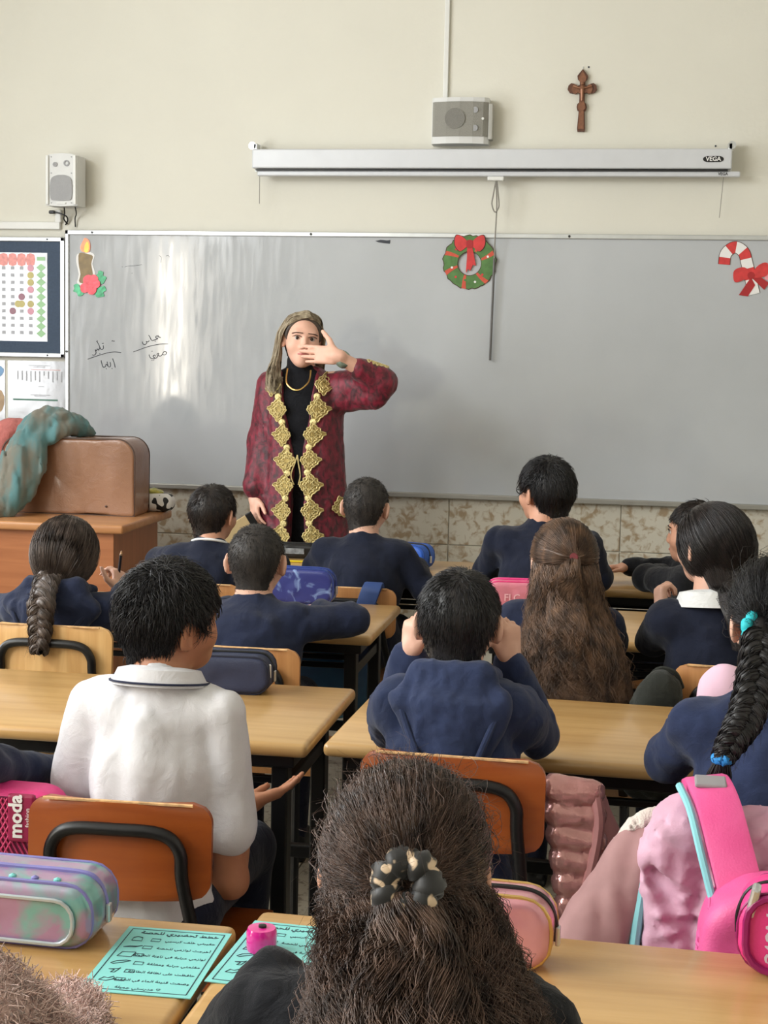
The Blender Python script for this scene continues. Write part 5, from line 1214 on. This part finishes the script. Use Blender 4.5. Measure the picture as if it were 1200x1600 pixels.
rs = np.random.RandomState(30); p, N, _ = skull_points(fr, 500, .014, 31); X = np.stack([p, p+N*.006+rs.randn(*p.shape)*.004, p+N*.012+rs.randn(*p.shape)*.008+np.array([0, -.006, .0]), p+N*.014+rs.randn(*p.shape)*.011+np.array([0, -.012, -.004])], 1)
T.add(strand_mesh(fr.many(X.reshape(-1, 3)).reshape(X.shape), .00022, .5))
T.build('curly_hair', H_curl, t)
M_leo = mat('leopard_scrunchie_cloth', (16, 15, 16), .5, rgb2=(206, 180, 150), scale=60, detail=1, lo=.58, hi=.62, sheen=.3)
scr(t, tw+v3((0, -.012, .004)), .020, .0135, M_leo, 'leopard_scrunchie', 1.25, 96, 7)
MB().tube(catmull([tuple(fr((-.052, -.094, .0))), tuple(fr((-.058, -.094, -.025))), tuple(fr((-.056, -.098, -.045)))], 4), .0022, 5).build('hair_clip', M_alu, t)

# --- sleeve of the pupil at the side of the room
t, fr, q = child('pupil in navy sweater seated beside the white-shirted pupil', -1.40, 2.44, 1.05, rz=-10, lean=.06, cloth=M_navy, shw=.13, fold=.007, seed=13.,
    arms={'R': ((-1.13, 2.46, .752), (-1.055, 2.71, .672), dict(d=(.02, .1, -.01), back=(0, 0, 1), world=True))})
short_hair(fr, H_dark, t, .03, 1800, .012, .5, .3, seed=32); face(fr, t)
# --- pupil in pink fleece
M_fleece = mat('pink_teddy_fleece', (236, 200, 190), .95, rgb2=(246, 216, 208), scale=70, bump=.8, bscale=220, sheen=.5)
t, fr, q = child('pupil in pink teddy-fleece jacket under a black vest', -.735, 1.26, 1.08, lean=.06, cloth=M_fleece, shw=.135, fold=.008, seed=14., girth=1.1, vx=.006, arms={'R': ((-.55, 1.42, .735), (-.62, 1.60, .725)), 'L': ((-.95, 1.40, .735), (-.86, 1.60, .725))}, shz=.855)
short_hair(fr, H_dark, t, .03, 1500, .012, .5, .3, seed=33); face(fr, t)
V_ = np.array([v.co for v in q['top'].data.vertices]); N_ = np.array([v.normal for v in q['top'].data.vertices]); rs = np.random.RandomState(40)
k_ = np.where((V_[:, 0] > .02) & (V_[:, 2] > .66))[0]; k_ = rs.choice(k_, min(9000, len(k_)*1), False) if len(k_) > 9000 else k_
k_ = np.concatenate([k_, k_]); p = V_[k_]+rs.randn(len(k_), 3)*.003; n_ = N_[k_]; X = np.stack([p, p+n_*.006+rs.randn(*p.shape)*.003, p+n_*.008+rs.randn(*p.shape)*.006], 1)
o = put('fleece_pile', raw_mesh('fleece_pile', *strand_mesh(X, .0009, .5), True), M_fleece, q['top']); o['kind'] = 'stuff'
S = q['S']
sdf('black_vest', [el(S+v3((0, -.03, -.10)), (.128, .125, .17), .03), rc(S+v3((-.09, -.02, .005)), S+v3((.085, -.02, .005)), .072, .072, .03), el(S+v3((0, -.02, -.3)), (.15, .13, .17), .03)], .008, M_black_c, t, noise=folds(.006, 12), clip=[((0, 0, .394), (0, 0, -1))])

# ------------------------------------------------------------------ the teacher
TX, TY = -1.43, 6.45; t = thing('person', 'standing teacher in crimson velvet robe with gold lace, hand over mouth', 'person', (TX, TY, 0), math.pi)
fr = Frame((0, .035, 1.515), rotm(20, -2, -5), 1.0); nk = v3((0, 0, 1.36))
hd = hand_prims(v3((-.178, .192, 1.455)), (.17, -.040, .006), (.25, 1, .1), 1, (.03, .13, .12), 1.12, spread=.03, thumb=(1.0, .75))
rh = hand_prims(v3((.19, .075, .835)), (-.02, .05, -.10), (.75, .55, .2), -1, (.25, .4, .3), .95, thumb=(.6, .3))
body = head_prims(fr, nk, True)+[el((0, 0, 1.2), (.15, .09, .17), .04), el((0, .0, .93), (.15, .10, .14), .04), rc((-.13, 0, 1.34), (.13, 0, 1.34), .045, .045, .04),
    rc((-.15, 0, 1.335), (-.36, .085, 1.35), .045, .038, .03), rc((-.36, .085, 1.35), (-.178, .192, 1.455), .036, .027, .02), rc((.14, 0, 1.33), (.175, .0, 1.08), .045, .036, .03), rc((.175, 0, 1.08), (.19, .075, .835), .034, .023, .02)]
for s in (-1, 1): body += [rc((s*.08, 0, .88), (s*.085, .01, .48), .08, .055, .03), rc((s*.085, .01, .48), (s*.085, 0, .09), .052, .034, .02), rc((s*.085, -.01, .05), (s*.09, .12, .03), .03, .024, .02)]
M_tsk = mat('teacher_skin', (232, 182, 160), .5, var=.05, scale=30, spec=.4)
sdf('body', body+hd+rh, .0042, M_tsk, t); face(fr, t)
for tip in ((.0), ): pass
ZR = [.10, .5, .9, 1.05, 1.2, 1.3, 1.355, 1.40]; RX = [.26, .225, .200, .188, .183, .178, .140, .085]; RY = [.21, .18, .15, .135, .128, .118, .10, .075]
XO = lambda z: np.interp(z, [.1, .65, 1.03, 1.4], [-.02, -.015, -.012, .005]); WO = lambda z: np.interp(z, [.1, .65, 1.0, 1.06, 1.2, 1.4], [.07, .036, .016, .022, .048, .078])
def robe(P):
    z = P[..., 2]; a, b = np.interp(z, ZR, RX), np.interp(z, ZR, RY)
    d = (np.sqrt((P[..., 0]/a)**2+((P[..., 1]-.0)/b)**2)-1)*np.minimum(a, b)
    return np.maximum(d, np.maximum(.10-z, z-1.405))
def slit(P): z = P[..., 2]; return np.maximum(np.abs(P[..., 0]-XO(z))-WO(z), .03-P[..., 1])
rp = [(robe, v3((-.29, -.23, .08)), v3((.29, .23, 1.42)), .02, 'u'), rc((.145, 0, 1.322), (.178, 0, 1.08), .060, .056, .03), rc((.178, 0, 1.08), (.184, .055, .89), .056, .066, .03),
      rc((-.15, 0, 1.325), (-.355, .08, 1.345), .070, .066, .03), rc((-.355, .08, 1.345), (-.275, .135, 1.400), .064, .052, .025), rc((-.19, .02, 1.27), (-.33, .08, 1.275), .055, .045, .04),
      (slit, v3((-.1, .03, .08)), v3((.1, .25, 1.43)), .010, 's')]
M_velvet = mat('crimson_crushed_velvet', (56, 6, 20), .55, rgb2=(134, 18, 48), scale=38, detail=8, lo=.36, hi=.68, sheen=.12, bump=.35, bscale=60, stretch=(1.1, 1.1, .8), distort=.7)
sdf('velvet_robe', rp, .0065, M_velvet, t, noise=[folds(.007, 8, (2.2, 2.2, .35)), folds(.003, 30, (1.3, 1.3, .6))])
sdf('black_turtleneck', [el((0, 0.005, 1.2), (.155, .105, .19), .04), el((0, 0, .95), (.16, .115, .17), .04), rc((0, .0, 1.33), fr((0, -.014, -.092)), .066, .054, .03), rc((-.10, 0, 1.325), (.10, 0, 1.325), .06, .06, .04), el((0, .02, 1.02), (.12, .10, .16), .03)], .0065, M_black_c, t, noise=folds(.002, 14))
sdf('black_trousers', [rc((-.07, 0, .9), (-.085, 0, .12), .10, .075, .05), rc((.07, 0, .9), (.085, 0, .12), .10, .075, .05)], .01, M_black_c, t, noise=folds(.004, 9))
for s in (-1, 1): sdf('shoe', [rc((s*.088, -.03, .04), (s*.092, .14, .032), .040, .030, .02), bxp((s*.09, .055, .012), (.042, .125, .012), .01, .01)], .008, M_shoe, t)
def surf(x, z): a, b = np.interp(z, ZR, RX), np.interp(z, ZR, RY); return b*math.sqrt(max(.02, 1-(x/a)**2))
M_gold2 = mat('lace_ground', (176, 154, 94), .5, .4, var=.3, scale=120, bump=.6, bscale=500)
def motif(cx, cz, out, k=1.0, y=None, tilt=0.):
    """openwork lace lozenge: a scalloped gold plate with raised loops and a rosette"""
    b = MB(); y0 = (lambda x, z: y) if y is not None else (lambda x, z: surf(x, z)+.004)
    def put_(u, v): c, s = math.cos(tilt), math.sin(tilt); return (cx+out*(u*c-v*s)*k, cz+(u*s+v*c)*k)
    rim = []
    for i in range(48):
        a = 6.2832*i/48; ca, sa = math.cos(a), math.sin(a); r = .052/(abs(ca)/(1.05 if ca > 0 else .72)+abs(sa)/1.0); r *= 1+.07*math.sin(12*a)
        rim.append((r*ca, r*sa))
    for lay, (f, dy) in enumerate(((1, .0), (1, .004))): pass
    n = len(rim); V = []; F = []
    for f, dy in ((1., .0), (1., .004), (.0, .006)):
        for p in rim: x, z = put_(p[0]*f, p[1]*f); V.append((x, y0(x, z)+dy, z))
    for i in range(n):
        j = (i+1) % n; F += [[i, j, n+j, n+i], [n+i, n+j, 2*n+j, 2*n+i]]
    pl = MB().add((V, F)).build('lace_motif', M_gold2, t, True)
    for f, rad in ((1.0, .0028), (.72, .0026), (.42, .0026)):
        P = []
        for i in range(0, 48):
            a = 6.2832*i/48; p = rim[i]; ff = f*(1+.05*math.sin(9*a+f*7)); x, z = put_(p[0]*ff, p[1]*ff); P.append((x, y0(x, z)+.006, z))
        b.tube(P, rad*k, 5, True)
    for i in range(8):
        a = 6.2832*i/8; x, z = put_(.041*math.cos(a)*.8, .041*math.sin(a)*.8); x2, z2 = put_(.010*math.cos(a), .010*math.sin(a)); b.tube([(x2, y0(x2, z2)+.007, z2), (x, y0(x, z)+.008, z)], .0024*k, 5)
    o = b.build('lace_cord', M_gold, pl, True)
    return o
for s in (1, -1):
    for i in range(11):
        cz = (1.33 if s > 0 else 1.335)-.1065*i; cx = float(XO(cz)+s*(WO(cz)+.030)); motif(cx+(s*.012 if i == 0 else 0), cz, s, 1.0+.06*math.sin(i*2.1+s))
        zz = cz-.053; xx = float(XO(zz)+s*(WO(zz)+.024)); b = MB(); b.lathe([(.001, 0), (.016, 0), (.013, .006), (.001, .008)], 12, Matrix.Translation((xx, surf(xx, zz)+.004, zz)) @ Matrix.Rotation(-math.pi/2, 4, 'X')); b.build('lace_link', M_gold, t, True)
motif(-.19, .815, -1, .9, tilt=.2)
b = MB()
zz = [(-.30-.008*k, .128-.005*k+.020*(k % 2), 1.438-.0028*k-.007*(k % 2)) for k in range(11)]
b.tube(catmull(zz, 3), .006, 6); b.tube([(p[0], p[1]-.012, p[2]+.001) for p in catmull(zz[::2], 4)], .0055, 6)
b.build('sleeve_lace', M_gold, t, True)
M_goldm = mat('gold_metal', (214, 178, 108), .28, .9, var=.08)
MB().tube(catmull([(.052, .075, 1.395), (.048, .112, 1.34), (.02, .128, 1.312), (-.01, .130, 1.308), (-.035, .122, 1.325), (-.05, .105, 1.35), (-.05, .08, 1.39)], 6), .0036, 6).build('gold_necklace', M_goldm, t, True)
for dx in (-.006, .010):
    MB().tube(catmull([(-.012, .145, 1.035), (-.012+dx, .150, 1.0), (-.012+dx*2.5, .152, .95), (-.012+dx*1.2, .15, .91)], 4), .003, 5).build('gold_cord', M_gold, t, True)
wv = v3((-.212, .205, 1.452)); wd = v3((.165, -.13, .10)); R_ = Vector((-.148, .12, .102)).to_track_quat('Z', 'Y').to_matrix().to_4x4()
MB().lathe([(.022, -.014), (.036, -.014), (.039, 0), (.036, .014), (.022, .014)], 18, Matrix.Translation((-.205, .175, 1.440)) @ R_).build('wrist_watch', mat('grey_green_watch', (150, 168, 156), .25, .6, var=.15, scale=80), t, True)
for i, (u, w_, z) in enumerate(((.072, .0, .0), )): pass
# hair: dark roots, pale ends, falling past one shoulder
def ctrl(C, m_pts):
    k = C.shape[1]; out = []
    for u in np.linspace(0, k-1-1e-6, m_pts):
        i = int(u); f = u-i; a, b, c, d = C[:, max(i-1, 0)], C[:, i], C[:, i+1], C[:, min(i+2, k-1)]
        out.append(.5*(2*b+(c-a)*f+(2*a-5*b+4*c-d)*f*f+(3*b-a-3*c+d)*f**3))
    return np.stack(out, 1)
T = Tufts(); T.add(sdf_mesh([scalp_cap(fr, .009, nape=-.08, front=.106, temple=.086)], .005)); T.build('dark_hair_roots', hair_mat('dark_root_hair', (62, 52, 46), (92, 80, 70)), t)
rs = np.random.RandomState(50); T = Tufts()
for s, n, end in ((1, 1500, -.24), (-1, 1100, -.155)):
    nc = 46; cid = rs.randint(0, nc, n); yr = np.clip(rs.uniform(-.09, .066, nc)[cid]+rs.randn(n)*.0022, -.095, .07); sp = np.clip(rs.rand(nc)[cid]+rs.randn(n)*.05, 0, 1.1)
    fy = yr*.75+(.0 if s > 0 else -.012); back = rs.rand(nc)[cid]*.03
    r0 = np.stack([np.full(n, -.012)+rs.randn(n)*.003, yr, .022+.106*np.sqrt(np.clip(1-((yr+.012)/.106)**2, .05, 1))], 1)
    r1 = np.stack([s*(.060+.005*sp), fy, np.full(n, .094)-np.abs(yr)*.28+.006*sp], 1); r2 = np.stack([s*(.0885+.008*sp), fy*.85-.012, np.full(n, .018)], 1)
    r3 = np.stack([s*(.086+.022*sp), fy*.7-.026-back*.4, np.full(n, -.07)], 1); r4 = np.stack([s*(.072+.044*sp)+(.012 if s > 0 else 0), fy*.6-.02-back+(.045 if s > 0 else -.03), np.full(n, -.15)], 1)
    C = [r0, r1, r2, r3, r4]
    if s > 0: C.append(np.stack([.070+.06*sp, fy*.5+.055-back, np.full(n, -.165)+end*.28*rs.rand(n)], 1))
    C = np.stack(C, 1); C[:, 1:] += rs.randn(nc, C.shape[1]-1, 3)[cid]*.0035+rs.randn(n, C.shape[1]-1, 3)*.0012
    P = ctrl(C, 16); T.add(strand_mesh(fr.many(P.reshape(-1, 3)).reshape(P.shape), .0011, .6))
T.build('long_blond_hair', hair_mat('ash_blond_hair', (126, 110, 88), (196, 182, 156), .40, 22, (2.5, 2.5, .4)), t)
fo = thing('booklet', 'beige booklet with black spine held in the teacher\'s lowered hand', 'booklet', (-1.652, 6.287, .70), .3)
MB().add(rbox(.15, .016, .11, .003), Matrix.Rotation(-.55, 4, 'Y')).build('cover', mat('beige_card', (190, 166, 122), .6, var=.06), fo)
MB().add(rbox(.03, .022, .115, .003), Matrix.Rotation(-.55, 4, 'Y') @ Matrix.Translation((.065, 0, 0))).build('spine', M_black, fo)
# ------------------------------------------------------------------ jackets, bags on the chairs
M_mauve = mat('mauve_jacket_cloth', (196, 148, 172), .6, rgb2=(208, 164, 186), scale=10, bump=.15, bscale=200, sheen=.15)
M_taupe = mat('dusty_pink_lining', (160, 122, 122), .8, var=.1, scale=20)
jk = thing('jacket', 'mauve padded jacket with fleece lining hung over a chair', 'jacket', (.18, 2.46, .36))
sdf('jacket_body', [rc((-.10, .0, .355), (.20, .0, .375), .062, .058, .04), bxp((.05, -.01, .20), (.175, .055, .19), .05, .04), rc((-.11, -.03, .33), (-.10, -.045, .10), .055, .06, .03), rc((-.02, -.035, .32), (-.03, -.045, .05), .05, .058, .015)]+[rc(p, q, .007, .004, .016, op='s') for p, q in (((-.08, -.085, .36), (-.02, -.105, .25)), ((-.13, -.06, .30), (-.07, -.10, .21)), ((-.06, -.10, .20), (.02, -.115, .16)), ((-.125, -.085, .19), (-.05, -.115, .12)), ((.03, -.075, .36), (.02, -.11, .18)), ((-.10, -.095, .14), (-.03, -.12, .06)), ((-.03, -.10, .31), (-.045, -.118, .10)))], .0065, M_mauve, jk, noise=[folds(.022, 7, (1.8, 1.8, .6)), folds(.009, 18, (1, 1, 1.6)), folds(.004, 45)])
sdf('lining_flap', path_prims([(-.13, .03, .33), (-.19, .0, .24), (-.235, -.01, .14), (-.26, -.02, .05)], [.035, .05, .06, .05], .03), .008, M_taupe, jk, noise=folds(.010, 10, (2, 2, .6)))
X = []; rs = np.random.RandomState(60)
fl_ = sdf('fleece_edge', path_prims([(-.125, .04, .37), (-.165, .03, .345), (-.195, .02, .29), (-.215, .0, .24)], [.015, .02, .018, .012], .01), .006, mat('white_fleece', (222, 210, 202), .95, var=.1, bump=.8, bscale=300, sheen=.4), jk, noise=folds(.008, 40))
MB().tube(catmull([(-.145, -.035, .30), (-.155, -.055, .22), (-.16, -.065, .15), (-.155, -.07, .09)], 6), .0085, 8).build('turquoise_piping', mat('turquoise_webbing', (130, 196, 204), .5, var=.06), jk, True)
bp_ = thing('backpack', 'pink school backpack with turquoise edging over the mauve jacket', 'backpack', (.262, 2.285, .372))
M_pk = mat('pink_backpack_nylon', (218, 76, 140), .5, rgb2=(230, 96, 156), scale=10, bump=.2, bscale=300)
sdf('bag_body', [slab((0, 0, 0), .30, .335, .14, .09, .03), slab((.03, -.06, .02), .22, .20, .06, .06, .02, .02)], .008, M_pk, bp_, noise=folds(.005, 9))
MB().strap(catmull([(-.135, .262, .392), (-.138, .235, .412), (-.132, .18, .424), (-.118, .115, .405), (-.10, .06, .35), (-.082, .02, .29), (-.07, .01, .25)], 5), (1, .1, .15), .068, .018).build('shoulder_strap', M_pk, bp_, True)
MB().tube(catmull([(-.178, .18, .420), (-.162, .115, .400), (-.144, .055, .345), (-.122, .006, .275)], 6), .0065, 8).build('turquoise_edging', MATS['turquoise_webbing'], bp_, True)
MB().box((-.130, .165, .434), (.05, .04, .008), .003, rot=(.12, 0, 0)).build('grey_patch', mat('grey_reflector', (150, 146, 150), .5, var=.05), bp_)
MB().tube(catmull([(-.125, -.072, .165), (-.105, -.075, .195), (-.07, -.094, .215), (-.02, -.094, .228), (.06, -.094, .23)], 6), .0035, 6).build('white_piping', M_white, bp_, True)
sdf('grey_lower_panel', [slab((.0, -.078, .02), .20, .192, .036, .06, .008)], .005, mat('mauve_grey_mesh', (126, 98, 124), .7, var=.1, bump=.5, bscale=300), bp_)
MB().box((.0, -.068, .262), (.15, .010, .014), .004, rot=(0, -.06, 0)).build('zip_edge', MATS['turquoise_webbing'], bp_)
rb_ = MB()
for k in range(16):
    z = .13+.011*k; x = -.148 if z < .24 else -.148+(z-.24)*.28
    rb_.tube([(x+.002, .02, z), (x-.001, -.02, z-.003), (x+.012, -.058, z-.006)], .0032, 5)
o = rb_.build('ribbed_edge', mat('ribbed_pink', (206, 90, 150), .6, var=.1), bp_); o['kind'] = 'stuff'
MB().tube(catmull([(-.02, -.01, .31), (.02, -.03, .335), (.08, -.02, .335), (.10, 0, .31)], 5), .009, 8).build('carry_handle', M_pk, bp_, True)

# metallic puffer jacket hung beside the hooded pupil
pj = thing('puffer_jacket', 'rose metallic puffer jacket hung on the hooded pupil\'s chair', 'jacket', (-.09, 2.66, .36))
M_puf = mat('rose_metallic_puffer', (176, 124, 122), .16, .45, rgb2=(196, 148, 144), scale=20, bump=.5, bscale=60); M_puf2 = mat('dusty_rose_shell', (164, 112, 112), .6, var=.1)
P = []
for k in range(8): z = .36-.042*k; P.append(rc((-.035+.006*k, -.005, z), (.03+.004*k, .0, z-.006), .027, .026, .003))
sdf('quilted_sleeve', P, .0055, M_puf, pj, noise=folds(.003, 40))
P = []
for k in range(5): z = .29-.055*k; P.append(rc((.02+.006*k, .02, z), (.065+.010*k, .03, z-.045), .034, .034, .004))
sdf('quilted_body', P+[rc((.03, .03, .34), (.05, .03, .28), .025, .03, .02)], .006, M_puf2, pj, noise=folds(.004, 22))
MB().tube(catmull([(.035, -.012, .365), (.045, -.02, .30), (.03, -.025, .2), (.01, -.03, .12)], 5), .010, 8).build('zip_binding', M_puf2, pj, True)

ob = thing('olive_bag', 'dark olive bag hanging beside the tan chair', 'bag', (.062, 3.65, .425))
sdf('bag_body', [bxp((0, 0, .14), (.065, .06, .15), .05, .03), rc((-.04, 0, .06), (.02, 0, .27), .05, .04, .04)], .008, fabric('dark_olive_cloth', (40, 42, 38)), ob, noise=[folds(.014, 12), folds(.006, 30)])
MB().tube(catmull([(-.03, 0, .27), (0, 0, .315), (.04, 0, .31), (.06, .02, .27)], 5), .006, 6).build('bag_handle', fabric('dark_olive_cloth', (40, 42, 38)), ob, True)
pb = thing('pink_pouch', 'pale pink rounded pouch behind the pupil with the blue hair tie', 'pouch', (.20, 3.285, DZ))
sdf('pouch_body', [el((0, 0, .078), (.062, .06, .078), .012), el((.0, 0, .022), (.066, .062, .021), .012)], .006, mat('pale_pink_cloth', (228, 190, 210), .8, var=.06), pb, noise=folds(.004, 16))
MB().tube([(.055*math.cos(a), .052*math.sin(a), .028) for a in np.linspace(0, 6.283, 24, endpoint=False)], .012, 8, True).build('base_piping', mat('pink_piping', (214, 168, 194), .8, var=.06), pb, True)
